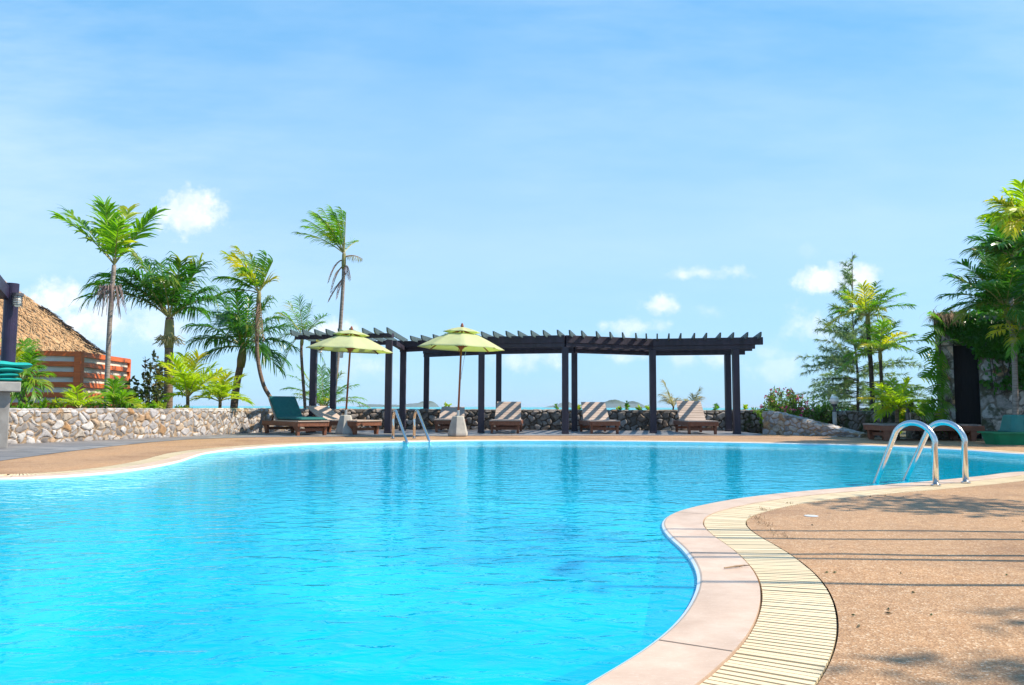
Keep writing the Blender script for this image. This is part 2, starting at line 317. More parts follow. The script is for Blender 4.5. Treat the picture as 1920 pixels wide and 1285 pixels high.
# ------------------------------------------------------------------ builders
ORG = {}
class MB:
    def __init__(s): s.v = []; s.f = []; s.cols = None
    def add(s, vs, fs):
        o = len(s.v); s.v.extend([Vector(p) for p in vs]); s.f.extend([tuple(i + o for i in f) for f in fs])
    def box(s, c, size, rot=None):
        hx, hy, hz = size[0] / 2, size[1] / 2, size[2] / 2
        vs = [Vector((x, y, z)) for x in (-hx, hx) for y in (-hy, hy) for z in (-hz, hz)]
        if rot is not None: vs = [rot @ q for q in vs]
        c = Vector(c); s.add([q + c for q in vs], [(0, 1, 3, 2), (4, 6, 7, 5), (0, 4, 5, 1), (2, 3, 7, 6), (0, 2, 6, 4), (1, 5, 7, 3)])
    def bar(s, a, b, w, h, up=(0, 0, 1)):
        a, b = Vector(a), Vector(b); t = (b - a); ln = t.length; t.normalize(); up = Vector(up)
        side = t.cross(up)
        if side.length < 1e-4: side = t.cross(Vector((0, 1, 0)))
        side.normalize(); u = side.cross(t)
        rot = Matrix((side, t, u)).transposed(); s.box((a + b) / 2, (w, ln, h), rot)
    def tube(s, pts, rad, n=8, cap=True):
        pts = [Vector(p) for p in pts]; k = len(pts)
        if not isinstance(rad, (list, tuple)): rad = [rad] * k
        o = len(s.v); prev = None
        for i, p in enumerate(pts):
            t = (pts[min(i + 1, k - 1)] - pts[max(i - 1, 0)]).normalized()
            if prev is None:
                x = t.cross(Vector((0, 0, 1)))
                if x.length < .05: x = t.cross(Vector((0, 1, 0)))
            else: x = prev - t * prev.dot(t)
            x.normalize(); prev = x; y = t.cross(x)
            for j in range(n):
                a = 2 * math.pi * j / n; s.v.append(p + (x * math.cos(a) + y * math.sin(a)) * rad[i])
        for i in range(k - 1):
            for j in range(n):
                s.f.append((o + i * n + j, o + i * n + (j + 1) % n, o + (i + 1) * n + (j + 1) % n, o + (i + 1) * n + j))
        if cap:
            s.f.append(tuple(o + j for j in reversed(range(n)))); s.f.append(tuple(o + (k - 1) * n + j for j in range(n)))
    def lathe(s, prof, c=(0, 0, 0), n=24, axis=None):
        o = len(s.v); c = Vector(c); k = len(prof)
        for r, z in prof:
            for j in range(n):
                a = 2 * math.pi * j / n; q = Vector((r * math.cos(a), r * math.sin(a), z))
                if axis is not None: q = axis @ q
                s.v.append(c + q)
        for i in range(k - 1):
            for j in range(n): s.f.append((o + i * n + j, o + i * n + (j + 1) % n, o + (i + 1) * n + (j + 1) % n, o + (i + 1) * n + j))
        s.f.append(tuple(o + j for j in reversed(range(n)))); s.f.append(tuple(o + (k - 1) * n + j for j in range(n)))
    def ribbon(s, pts, ws, side):
        o = len(s.v)
        for p, w in zip(pts, ws): s.v.append(p - side * w); s.v.append(p + side * w)
        for i in range(len(pts) - 1): s.f.append((o + 2 * i, o + 2 * i + 1, o + 2 * i + 3, o + 2 * i + 2))
    def prism(s, poly, z0, z1):
        n = len(poly); o = len(s.v)
        for z in (z0, z1):
            for p in poly: s.v.append(Vector((p[0], p[1], z)))
        s.f.append(tuple(o + i for i in reversed(range(n)))); s.f.append(tuple(o + n + i for i in range(n)))
        for i in range(n): s.f.append((o + i, o + (i + 1) % n, o + n + (i + 1) % n, o + n + i))
    def build(s, name, m, parent=None, origin=None, smooth=False, bevel=0):
        if parent is not None: org = ORG.get(parent.name, Vector((0, 0, 0)))
        elif origin is not None: org = Vector(origin)
        else: org = Vector((0, 0, 0))
        me = bpy.data.meshes.new(name); me.from_pydata([tuple(p - org) for p in s.v], [], s.f); me.update()
        if smooth: me.polygons.foreach_set('use_smooth', [True] * len(me.polygons))
        me.materials.append(m)
        o = bpy.data.objects.new(name, me); COL.objects.link(o)
        ORG[o.name] = org
        if parent is not None: o.parent = parent
        else: o.location = org
        if bevel:
            b = o.modifiers.new('Bevel', 'BEVEL'); b.width = bevel; b.segments = 2; b.limit_method = 'ANGLE'
        return o
def tag(o, label=None, cat=None, group=None, kind=None):
    if label: o['label'] = label
    if cat: o['category'] = cat
    if group: o['group'] = group
    if kind: o['kind'] = kind
    return o
def thing(name, loc, label, cat, group=None, rz=0, local=False):
    o = bpy.data.objects.new(name, None); o.empty_display_size = .2; COL.objects.link(o); o.location = loc; o.rotation_euler = (0, 0, rz)
    ORG[o.name] = Vector((0, 0, 0)) if local else Vector(loc)
    return tag(o, label, cat, group)
def structure(o): o['kind'] = 'structure'; return o

# ------------------------------------------------------------------ pool, coping, grating, deck
def catmull(pts, closed=True, step=.06):
    pts = [Vector((p[0], p[1], 0)) for p in pts]; n = len(pts); out = []
    for i in range(n if closed else n - 1):
        g = (lambda k: pts[k % n]) if closed else (lambda k: pts[max(0, min(n - 1, k))])
        p0, p1, p2, p3 = g(i - 1), g(i), g(i + 1), g(i + 2)
        def tj(ti, a, b): return ti + max((b - a).length, 1e-4) ** .5
        t0 = 0; t1 = tj(t0, p0, p1); t2 = tj(t1, p1, p2); t3 = tj(t2, p2, p3)
        k = max(2, int((p2 - p1).length / step))
        for j in range(k):
            t = t1 + (t2 - t1) * j / k
            a1 = p0 * ((t1 - t) / (t1 - t0)) + p1 * ((t - t0) / (t1 - t0)) if t1 > t0 else p1
            a2 = p1 * ((t2 - t) / (t2 - t1)) + p2 * ((t - t1) / (t2 - t1))
            a3 = p2 * ((t3 - t) / (t3 - t2)) + p3 * ((t - t2) / (t3 - t2)) if t3 > t2 else p2
            b1 = a1 * ((t2 - t) / (t2 - t0)) + a2 * ((t - t0) / (t2 - t0)); b2 = a2 * ((t3 - t) / (t3 - t1)) + a3 * ((t - t1) / (t3 - t1))
            out.append(b1 * ((t2 - t) / (t2 - t1)) + b2 * ((t - t1) / (t2 - t1)))
    return out
def resample(P, step, closed=True):
    Q = P + [P[0]] if closed else P
    L = [0]
    for a, b in zip(Q, Q[1:]): L.append(L[-1] + (b - a).length)
    n = int(L[-1] / step); out = []; j = 0
    for i in range(n):
        s = L[-1] * i / n
        while L[j + 1] < s: j += 1
        f = (s - L[j]) / max(L[j + 1] - L[j], 1e-9); out.append(Q[j].lerp(Q[j + 1], f))
    return out
edge_px = [(0, 897), (100, 893), (200, 885.5), (275, 876), (335, 864), (366, 854), (385, 849), (430, 843), (500, 837), (600, 831.5), (740, 828), (900, 826), (1100, 826.5), (1300, 828.5), (1500, 832), (1650, 836), (1800, 843), (1920, 851)]
far = [G(*p) for p in edge_px]
near = [G(*p) for p in [(1915, 885), (1840, 893), (1750, 902), (1640, 911), (1500, 922), (1400, 933), (1310, 949), (1262, 963), (1244, 981), (1256, 1003), (1284, 1028), (1306, 1058), (1314, 1086), (1305, 1120), (1268, 1172), (1190, 1232), (1100, 1284)]]
east = [Vector((9.4, 11.7, 0)), Vector((9.6, 10.4, 0)), Vector((8.2, 9.5, 0))]
west = [Vector((-.45, 1.05, 0)), Vector((-1.6, .3, 0)), Vector((-4, -.2, 0)), Vector((-7, 1.5, 0)), Vector((-8.2, 4.5, 0)), Vector((-7.2, 7.2, 0))]
EDGE = resample(catmull(far + east + near + west), .08)      # clockwise seen from above
def smooth_offset(P, d):
    n = len(P); out = []
    for i in range(n):
        t = (P[(i + 1) % n] - P[i - 1]).normalized(); nrm = Vector((-t.y, t.x, 0))
        out.append(P[i] + nrm * d)
    return out
def relax(P, it):
    for _ in range(it):
        n = len(P); P = [(P[i - 1] + P[i] * 2 + P[(i + 1) % n]) / 4 for i in range(n)]
    return P
EDGE = relax(EDGE, 3)
COPE = smooth_offset(EDGE, .228); GIN = smooth_offset(EDGE, .236); GOUT = smooth_offset(EDGE, .478); DIN = None
COPE = relax(COPE, 2); GIN = relax(GIN, 2); GOUT = relax(GOUT, 4); DIN = smooth_offset(GOUT, .007)
WZ = -.020

def strip(mb, A, zA, B, zB):
    n = len(A); o = len(mb.v)
    for p in A: mb.v.append(Vector((p.x, p.y, zA)))
    for p in B: mb.v.append(Vector((p.x, p.y, zB)))
    for i in range(n): j = (i + 1) % n; mb.f.append((o + i, o + n + i, o + n + j, o + j))
def fill(loops, z):
    bm = bmesh.new(); es = []
    for lp in loops:
        vs = [bm.verts.new((p[0], p[1], z)) for p in lp]
        for i in range(len(vs)): es.append(bm.edges.new((vs[i], vs[(i + 1) % len(vs)])))
    bmesh.ops.triangle_fill(bm, use_beauty=True, use_dissolve=False, edges=es, normal=(0, 0, 1))
    bmesh.ops.recalc_face_normals(bm, faces=bm.faces[:])
    if sum(f.normal.z for f in bm.faces) < 0: bmesh.ops.reverse_faces(bm, faces=bm.faces[:])
    mb = MB(); bm.verts.index_update(); mb.v = [v.co.copy() for v in bm.verts]; mb.f = [tuple(v.index for v in f.verts) for f in bm.faces]; bm.free(); return mb

deck_outer = [(-14, -6), (16, -6), (16, 21), (13, 19.4), (9.0, 19.0), (8.2, 19.15), (6.7, 21.25), (6.6, 22.5), (-7.9, 22.5), (-7.9, 19), (-10, 14), (-14, 11)]
structure(fill([DIN, [Vector((x, y, 0)) for x, y in deck_outer]], 0).build('pool_deck', M['deck']))
c = MB(); inner = smooth_offset(EDGE, .008)
strip(c, inner, .004, COPE, .004); strip(c, EDGE, .0, inner, .004); strip(c, COPE, .004, COPE, -.08)
cop = structure(c.build('pool_coping', M['coping'], smooth=False))
c = MB(); lip = smooth_offset(EDGE, -.012)
strip(c, lip, -.006, EDGE, .0); strip(c, smooth_offset(EDGE, -.0125), -.16, lip, -.006)
structure(c.build('waterline_rim', M['rim']))
c = MB(); strip(c, COPE, -.03, DIN, -.03); structure(c.build('gutter_bed', M['gutter']))
# joints across the coping
c = MB(); n = len(EDGE)
jq = G(1236, 1201); j0 = min(range(n), key=lambda k_: (EDGE[k_] - jq).length)
for i in range(j0 % 19, n, 19):
    a, b = inner[i], COPE[i]; t = (EDGE[(i + 1) % n] - EDGE[i - 1]).normalized() * .0026
    c.add([(a.x - t.x, a.y - t.y, .0055), (a.x + t.x, a.y + t.y, .0055), (b.x + t.x, b.y + t.y, .0055), (b.x - t.x, b.y - t.y, .0055)], [(0, 1, 2, 3)])
structure(c.build('coping_joints', M['grout']))
# basin and water
c = MB(); bed = smooth_offset(EDGE, -.25); wallt = smooth_offset(EDGE, -.004)
strip(c, wallt, -.02, bed, -1.25)
fl = fill([bed], -1.25); c.add(fl.v, fl.f); structure(c.build('pool_basin', M['pool_tile']))
structure(fill([smooth_offset(EDGE, -.006)], WZ).build('pool_water', M['water']))
# grating: one mesh of separate slats bridging the gutter
def grating():
    n = len(GIN); C = [(GIN[i] + GOUT[i]) / 2 for i in range(n)]
    mb = MB(); L = [0]
    for i in range(n): L.append(L[-1] + (C[(i + 1) % n] - C[i]).length)
    tot = L[-1]; pitch = .033; k = int(tot / pitch); j = 0
    for s_ in range(k):
        def at(s):
            jj = 0
            lo, hi = 0, n
            while hi - lo > 1:
                mid = (lo + hi) // 2
                if L[mid] <= s: lo = mid
                else: hi = mid
            f = (s - L[lo]) / max(L[lo + 1] - L[lo], 1e-9); h = (lo + 1) % n
            return GIN[lo].lerp(GIN[h], f), GOUT[lo].lerp(GOUT[h], f)
        s0 = s_ * pitch; a0, b0 = at(s0); a1, b1 = at(min(s0 + pitch * .70, tot - 1e-6))
        z = .001 + rng.uniform(-.0012, .0012); zb = -.02
        v = [(a0.x, a0.y, z), (b0.x, b0.y, z), (b1.x, b1.y, z), (a1.x, a1.y, z), (a0.x, a0.y, zb), (b0.x, b0.y, zb), (b1.x, b1.y, zb), (a1.x, a1.y, zb)]
        mb.add(v, [(0, 1, 2, 3), (0, 4, 5, 1), (2, 6, 7, 3), (1, 5, 6, 2), (3, 7, 4, 0)])
    for f0, f1 in ((.485, .515), (.06, .085), (.915, .94)):      # connecting bands under and between the slats
        A = [GIN[i].lerp(GOUT[i], f0) for i in range(n)]; B = [GIN[i].lerp(GOUT[i], f1) for i in range(n)]; strip(mb, A, -.007, B, -.007)
    return mb.build('drain_grating', M['slat'])
tag(grating(), 'cream slatted drain grating curving along the pool coping', 'drain grating')

# grey paving under the pergola and along the left wall
pv = [G(*p) for p in [(-60, 872), (0, 865), (50, 858), (100, 851), (150, 844.5), (210, 837.5), (280, 830), (360, 824), (480, 820.5), (700, 818.5), (1000, 817), (1425, 817.3)]]
pv = [(p.x, p.y) for p in pv] + [(6.62, 21.3), (6.6, 24.6), (-5.4, 24.6), (-7.4, 20), (-9.2, 14.2), (-11, 11.5)]
structure(fill([[Vector((x, y, 0)) for x, y in pv]], .005).build('grey_paving', M['paving']))
# land, sea, islands
gnd = [(-70, -60), (70, -60), (75, 20), (60, 40), (20, 44), (-20, 46), (-60, 44), (-78, 20)]
structure(fill([smooth_offset(EDGE, .3), [Vector((x, y, 0)) for x, y in gnd]], -.045).build('ground', M['soil']))
c = MB(); c.add([(-9000, -300, -3.2), (9000, -300, -3.2), (9000, 9000, -3.2), (-9000, 9000, -3.2)], [(0, 1, 2, 3)])
# the sheet lies under the land; its hole keeps the pool basin clear of nothing (basin floor is above it)
structure(c.build('sea', M['sea']))
def island(prof, d, depth=500):
    """prof: (px, py) skyline points; a rounded hill of real width behind that skyline"""
    mb = MB(); rows = 9; k = len(prof) * 6
    xs = np.linspace(prof[0][0], prof[-1][0], k); ys = np.interp(xs, [p[0] for p in prof], [p[1] for p in prof])
    r2 = random.Random(int(prof[0][0]))
    ys = ys + np.array([r2.uniform(-.5, .5) for _ in xs])
    o = 0
    for i in range(k):
        P = D(xs[i], ys[i], d)
        for j in range(rows):
            f = j / (rows - 1); h = math.sin(math.pi * f) ** .7
            e = math.sin(math.pi * min(max(i / (k - 1), 0), 1)) ** .5
            mb.v.append(Vector((P.x, d + (f - .5) * depth * e, -3.4 + (P.z + 3.4) * h * (1 + .06 * r2.uniform(-1, 1)))))
    for i in range(k - 1):
        for j in range(rows - 1):
            a = i * rows + j; mb.f.append((a, a + rows, a + rows + 1, a + 1))
    return structure(mb.build('island', M['island'], smooth=True))
island([(752, 763), (760, 758), (775, 757), (785, 756), (796, 752.5), (803, 751.5), (812, 754), (818, 758), (823, 763)], 3600)
island([(1018, 764), (1030, 762), (1050, 757), (1062, 753.5), (1072, 757), (1090, 762), (1096, 764)], 3900)
island([(1120, 765), (1133, 754), (1140, 751.5), (1150, 749.5), (1160, 751.5), (1168, 755), (1176, 756.5), (1184, 752.5), (1190, 753.5), (1198, 758), (1205, 761), (1214, 762.5), (1222, 765)], 3600)
island([(672, 762.5), (690, 758.5), (704, 758), (716, 759.5), (735, 759), (750, 760), (762, 763)], 3000)

# ------------------------------------------------------------------ stone walls with real relief
def stone_wall(name, label, path, top, thick, m, side=1, seed=1, cell=.16, res=.022, relief=.035, base=-.05, cap_ends=True, path_res=None, cat='stone wall', topcells=True):
    """path: list of (x, y); front face lies on the path, body extends to the left of travel when side = 1. top: f(s01) -> z"""
    P = [Vector((x, y, 0)) for x, y in path]; Q = resample(catmull(path, closed=False, step=.03) + [P[-1]], res, closed=False)
    r = np.random.RandomState(seed); n = len(Q); Ltot = n * res
    tn = []
    for i in range(n):
        t = (Q[min(i + 1, n - 1)] - Q[max(i - 1, 0)]).normalized(); tn.append(Vector((t.y, -t.x, 0)) * side)
    hmax = max(top(i / (n - 1)) for i in range(0, n, 10)) - base
    vt = hmax + thick + .3
    nf = max(4, int(hmax / res)); nt_ = max(3, int(thick / res)); nb = 4
    # seeds on a jittered grid, F1/F2
    gx, gy = int(Ltot / cell) + 3, int(vt / cell) + 3
    sx = (np.arange(gx)[:, None] - 1 + r.uniform(.1, .9, (gx, gy))) * cell; sy = (np.arange(gy)[None, :] - 1 + r.uniform(.1, .9, (gx, gy))) * cell
    wgt = r.uniform(-.18, .22, (gx, gy)) * cell
    cid = r.uniform(0, 1, (gx, gy))
    vv = [j / nf * hmax for j in range(nf + 1)] + [hmax + (j + 1) / nt_ * thick for j in range(nt_)] + [hmax + thick + (j + 1) / nb * .3 for j in range(nb)]
    U, V = np.meshgrid(np.arange(n) * res, np.array(vv), indexing='ij')
    U2 = U + .03 * np.sin(V * 23 + U * 9); V2 = V + .025 * np.sin(U * 19 + 1.3)
    iu = np.floor(U2 / cell).astype(int) + 1; iv = np.floor(V2 / cell).astype(int) + 1
    f1 = np.full(U.shape, 9.); f2 = np.full(U.shape, 9.); ci = np.zeros(U.shape)
    for a in (-1, 0, 1):
        for b in (-1, 0, 1):
            x = np.clip(iu + a, 0, gx - 1); y = np.clip(iv + b, 0, gy - 1)
            d = np.hypot(sx[x, y] - U2, (sy[x, y] - V2) * 1.1) - wgt[x, y]
            cl = d < f1; f2 = np.where(cl, f1, np.minimum(f2, d)); ci = np.where(cl, cid[x, y], ci); f1 = np.where(cl, d, f1)
    e = np.clip((f2 - f1) / (cell * .42), 0, 1); hgt = np.sqrt(e) * relief * (.6 + .8 * ci)
    mb = MB(); nv = len(vv)
    for i in range(n):
        tp = top(i / (n - 1)); hh = tp - base
        for j in range(nv):
            h = hgt[i, j]
            if j <= nf:
                z = base + vv[j] * hh / hmax; k = 1 - .0 * (j / nf); off = h * (1 if j < nf - 1 else .5); p = Q[i] + tn[i] * off
            elif j <= nf + nt_:
                f = (vv[j] - hmax) / thick; z = tp + h * .6; p = Q[i] - tn[i] * (f * thick)
            else:
                f = (vv[j] - hmax - thick) / .3; z = tp - f * hh; p = Q[i] - tn[i] * (thick + h * .5)
            mb.v.append(Vector((p.x, p.y, z)))
    for i in range(n - 1):
        for j in range(nv - 1):
            a = i * nv + j; q = (a, a + nv, a + nv + 1, a + 1); mb.f.append(q if side > 0 else q[::-1])
    if cap_ends:
        mb.f.append(tuple(range(nv))); mb.f.append(tuple((n - 1) * nv + j for j in reversed(range(nv))))
    org = (Q[n // 2].x, Q[n // 2].y, 0)
    o = mb.build(name, m, origin=org, smooth=False)
    at = o.data.color_attributes.new('cell', 'FLOAT_COLOR', 'POINT')
    arr = np.ones((n * nv, 4), np.float32); arr[:, 0] = ci.reshape(-1); arr[:, 1] = e.reshape(-1); at.data.foreach_set('color', arr.reshape(-1))
    return tag(o, label, cat)
stone_wall('stone_wall', 'long low sunlit wall of pale rubble stone below the palms on the left', [(-10.6, 11.2), (-9.75, 12.6), (-8.95, 14.15), (-8.4, 15.3), (-7.86, 16.6), (-7.35, 18), (-6.93, 19.5), (-6.6, 20.9), (-6.1, 22.2)], lambda f: .61 - .0 * f, .32, M['stone_pale'], 1, 3, .145)
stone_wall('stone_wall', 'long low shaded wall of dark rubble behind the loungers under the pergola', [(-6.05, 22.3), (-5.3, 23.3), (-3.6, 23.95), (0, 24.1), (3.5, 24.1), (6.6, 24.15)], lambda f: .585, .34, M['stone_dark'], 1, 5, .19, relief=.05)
stone_wall('stone_wall', 'mossy stone wall ending beside the flat timber loungers and the yellow green palm bush', [(6.62, 24.15), (7.6, 23.1), (8.3, 21.4), (8.98, 19.35)], lambda f: .60, .34, M['stone_moss'], 1, 9, .19, relief=.05)
stone_wall('stone_wall', 'wedge shaped stone wall sloping down to the deck by the globe lamp', [(6.64, 21.2), (7.2, 20.4), (7.75, 19.65), (8.25, 18.95)], lambda f: .585 - .52 * min(1, max(0, (f - .10) / .9)) ** 1.0, .3, M['stone_pale'], 1, 11, .17, relief=.04)
stone_wall('stone_wall', 'short grey stone wall between the flat loungers and the tower doorway', [(9.22, 18.55), (9.6, 18.5), (9.95, 18.5)], lambda f: .58, .4, M['stone_tower'], 1, 13, .16, relief=.03)

# ------------------------------------------------------------------ pergola
def pergola():
    pA = [D(588, 0, 21.2), D(729, 0, 20.6)]; pB = [D(756, 0, 22.6), D(903, 0, 21.2), D(1060, 0, 20.6), D(1224, 0, 21.6), D(1380, 0, 21.1)]
    def gx(px, d): return Vector(((px - CX) / F * d, d, 0))
    pA = [gx(588, 21.2), gx(729, 20.6)]; pB = [gx(756, 22.8), gx(903, 21.2), gx(1060, 20.6), gx(1224, 21.6), gx(1380, 21.1)]
    oA = Vector((.02, 2.3, 0)); oB = Vector((.42, 2.35, 0))
    root = thing('pergola', (pB[2].x, pB[2].y, 0), 'long dark timber pergola with angled bays over the row of loungers', 'pergola')
    ZT, ZB = 2.54, 2.235
    def post(p, h=ZB):
        a = MB(); a.box((p.x, p.y, h / 2 + .0), (.165, .165, h)); a.box((p.x, p.y, .03), (.18, .18, .06)); a.build('post', M['pergola'], root, bevel=.006)
    for p in pA: post(p, 2.40); post(p + oA, 2.40) if p is pA[0] else None
    for i, p in enumerate(pB):
        post(p, 2.235 if i else 2.40)
        post(p + oB, 2.235)
    def beam(a, b, ea, eb, z0, z1, w, step=True):
        t = (b - a).normalized(); a = a - t * ea; b = b + t * eb
        m_ = MB(); zs = z0 + (z1 - z0) * .36
        m_.bar((a.x, a.y, (zs + z1) / 2), (b.x, b.y, (zs + z1) / 2), w, z1 - zs); m_.build('beam', M['pergola'], root, bevel=.005)
        if step:
            a2 = a + t * (.0 if ea < .2 else .2); b2 = b - t * (.0 if eb < .2 else .2)
            m_ = MB(); m_.bar((a2.x, a2.y, (z0 + zs) / 2), (b2.x, b2.y, (z0 + zs) / 2), w * .62, zs - z0 - .002); m_.build('beam', M['pergola'], root, bevel=.005)
    for o in (Vector((0, 0, 0)), oA):
        beam(pA[0] + o, pA[1] + o, .55, .1, 2.402, 2.575, .15, False)
    for o in (Vector((0, 0, 0)), oB):
        for i in range(4):
            beam(pB[i] + o, pB[i + 1] + o, -.006 if i else .1, .70 if i == 3 else -.006, ZB + .003, ZT, .16)
    # joining block between the two heights
    a = MB(); a.bar((pA[1].x + .12, pA[1].y + .1, 2.33), (pB[0].x - .0, pB[0].y - .12, 2.33), .12, .12); a.build('tie_beam', M['pergola'], root)
    def rafter(front, o, z, ov=.75, ro=.6):
        d = o.normalized(); a = front - d * ov; b = front + o + d * ro; L_ = (b - a).length; side = Vector((d.y, -d.x, 0)) * .019
        h = .13; prof = [(0, h), (L_, h), (L_, .07), (L_ - .12, 0), (.20, 0), (.10, .015), (.035, .05)]
        mb = MB(); k = len(prof)
        for sg in (-1, 1):
            for s, zz in prof: q = a + d * s + side * sg; mb.v.append(Vector((q.x, q.y, z + zz)))
        mb.f.append(tuple(range(k))); mb.f.append(tuple(reversed(range(k, 2 * k))))
        for i in range(k): mb.f.append((i, k + i, k + (i + 1) % k, (i + 1) % k)[::-1])
        mb.build('rafter', M['rafter'], root)
    def at(path, px, o, ov):
        """front-line point whose overhanging rafter tip lies at that bearing"""
        d = o.normalized()
        best = None
        for i in range(len(path) - 1):
            a, b = path[i], path[i + 1]
            for k in range(-30, 131):
                if (k < 0 and i > 0) or (k > 100 and i < len(path) - 2): continue
                q = a.lerp(b, k / 100); tip = q - d * ov; e = abs(CX + tip.x / tip.y * F - px)
                if best is None or e < best[0]: best = (e, q)
        return best[1]
    for px in (543, 566, 588, 609.5, 632, 654.5, 678, 700, 724): rafter(at(pA, px, oA, .75), oA, 2.525)
    for px in (768, 789, 812, 835, 858, 880, 902, 925, 948, 972, 996, 1019, 1046, 1068, 1091, 1119, 1145, 1168, 1193, 1213, 1234, 1256, 1278, 1303, 1327, 1352, 1377, 1403, 1429): rafter(at(pB, px, oB, .75), oB, 2.487)
    # small caged lamps under the left bay
    for p in (pA[0] + Vector((.16, -.02, 0)), pA[0] + oA + Vector((.24, -.1, 0))):
        lamp = MB(); lamp.lathe([(.02, 2.30), (.07, 2.29), (.07, 2.25), (.055, 2.245), (.055, 2.12), (.03, 2.10)], (p.x, p.y, 0), 12); lamp.build('wall_lamp', M['lamp_glass'], root, smooth=False)
    return root
pergola()

# ------------------------------------------------------------------ loungers
LW, LL, SH = .78, 2.25, .35
def lounger(label, foot, yaw, ang, group='slatted timber loungers by the pool', mats=('teak', 'teak_dark')):
    ms, md = M[mats[0]], M[mats[1]]
    root = thing('sun_lounger', (foot.x, foot.y, .0045), label, 'sun lounger', group, yaw, local=True)
    for sx in (-1, 1):
        a = MB(); a.box((sx * (LW / 2 - .02), LL / 2, SH - .085), (.04, LL, .11)); a.build('side_rail', md, root, bevel=.004)
        for y in (.14, LL - .22):
            a = MB(); x = sx * (LW / 2 - .055)
            a.add([(x - .03, y - .075, SH - .145), (x + .03, y - .075, SH - .145), (x + .03, y + .075, SH - .145), (x - .03, y + .075, SH - .145),
                   (x - .03, y - .06, .0), (x + .03, y - .06, .0), (x + .03, y + .035, .0), (x - .03, y + .035, .0)],
                  [(3, 2, 1, 0), (4, 5, 6, 7), (0, 1, 5, 4), (1, 2, 6, 5), (2, 3, 7, 6), (3, 0, 4, 7)])
            # curved bracket where the leg meets the rail
            a.add([(x - .03, y + .035, SH - .141), (x + .03, y + .035, SH - .141), (x + .03, y + .20, SH - .141), (x - .03, y + .20, SH - .141), (x - .03, y + .04, SH - .25), (x + .03, y + .04, SH - .25)],
                  [(0, 1, 2, 3), (0, 4, 5, 1), (4, 3, 2, 5), (0, 3, 4), (1, 5, 2)])
            a.build('leg', md, root)
    for y in (.02, LL - .02):
        a = MB(); a.box((0, y, SH - .085), (LW - .085, .04, .10)); a.build('end_rail', md, root)
    for y in (.14, LL - .22):
        a = MB(); a.box((0, y, .13), (LW - .18, .03, .07)); a.build('stretcher', md, root)
    hinge = 1.42; seat = MB(); k = 12
    for i in range(k):
        y0 = -.02 + i * hinge / k; w = hinge / k - .012; seat.box((0, y0 + w / 2, SH - .0165), (LW, w, .027))
    seat.build('seat', ms, root)
    bl = .80; back = MB(); kb = 8; A = R(ang); rot = Matrix.Rotation(A, 3, 'X')
    for i in range(kb):
        w = bl / kb - .012; c_ = Vector((0, (i + .5) * bl / kb, .0)); back.box(Vector((0, hinge, SH - .0165)) + rot @ c_, (LW - .06 - .006 * i, w, .025), rot)
    ob = back.build('backrest', ms, root)
    fr = MB()
    for sx in (-1, 1): fr.box(Vector((0, hinge, SH - .0165)) + rot @ Vector((sx * (LW / 2 - .14), bl / 2, -.035)), (.04, bl * .98, .04), rot)
    fr.build('back_frame', md, ob)
    if ang > 6:
        pr = MB(); q = Vector((0, hinge, SH - .0165)) + rot @ Vector((0, bl * .62, -.06))
        for sx in (-1, 1): pr.bar((sx * .2, q.y, q.z), (sx * .2, min(q.y + .28, LL - .06), SH - .07), .03, .025)
        pr.build('prop', md, root)
    return root, hinge, bl
def ctr(p, q): return (G(*p) + G(*q)) / 2
ctr2 = lambda px, py: G(px, py)
L1, hg, bl = lounger('timber lounger carrying the dark green cushion beside the stone wall', ctr((560, 818), (611, 817.4)) + Vector((0, .1, 0)), R(38), 44)
lounger('bare timber lounger half hidden behind the concrete foot of the left umbrella', G(692, 815.4), R(50), 26)
lounger('bare timber lounger with low back directly behind the right umbrella foot', G(841, 811.2), R(1), 25)
lounger('bare timber lounger with raised back just left of the middle pergola post', G(946, 813.6) + Vector((0, -.1, 0)), R(-3), 38)
lounger('pale bare timber lounger with raised back just right of the middle pergola post', G(1134, 814.2) + Vector((0, -.1, 0)), R(3), 38)
lounger('bare timber lounger with raised back inside the rightmost pergola bay', G(1317, 815) + Vector((0, -.1, 0)), R(-2), 42)
lounger('flat dark timber lounger seen side on in front of the tower doorway', Vector((7.88, 17.55, 0)), R(-88), 0, mats=('teak_shaded', 'teak_dark'))
lounger('flat dark timber lounger set farther back against the stone tower', Vector((8.1, 18.1, 0)), R(-88), 0, mats=('teak_shaded', 'teak_dark'))

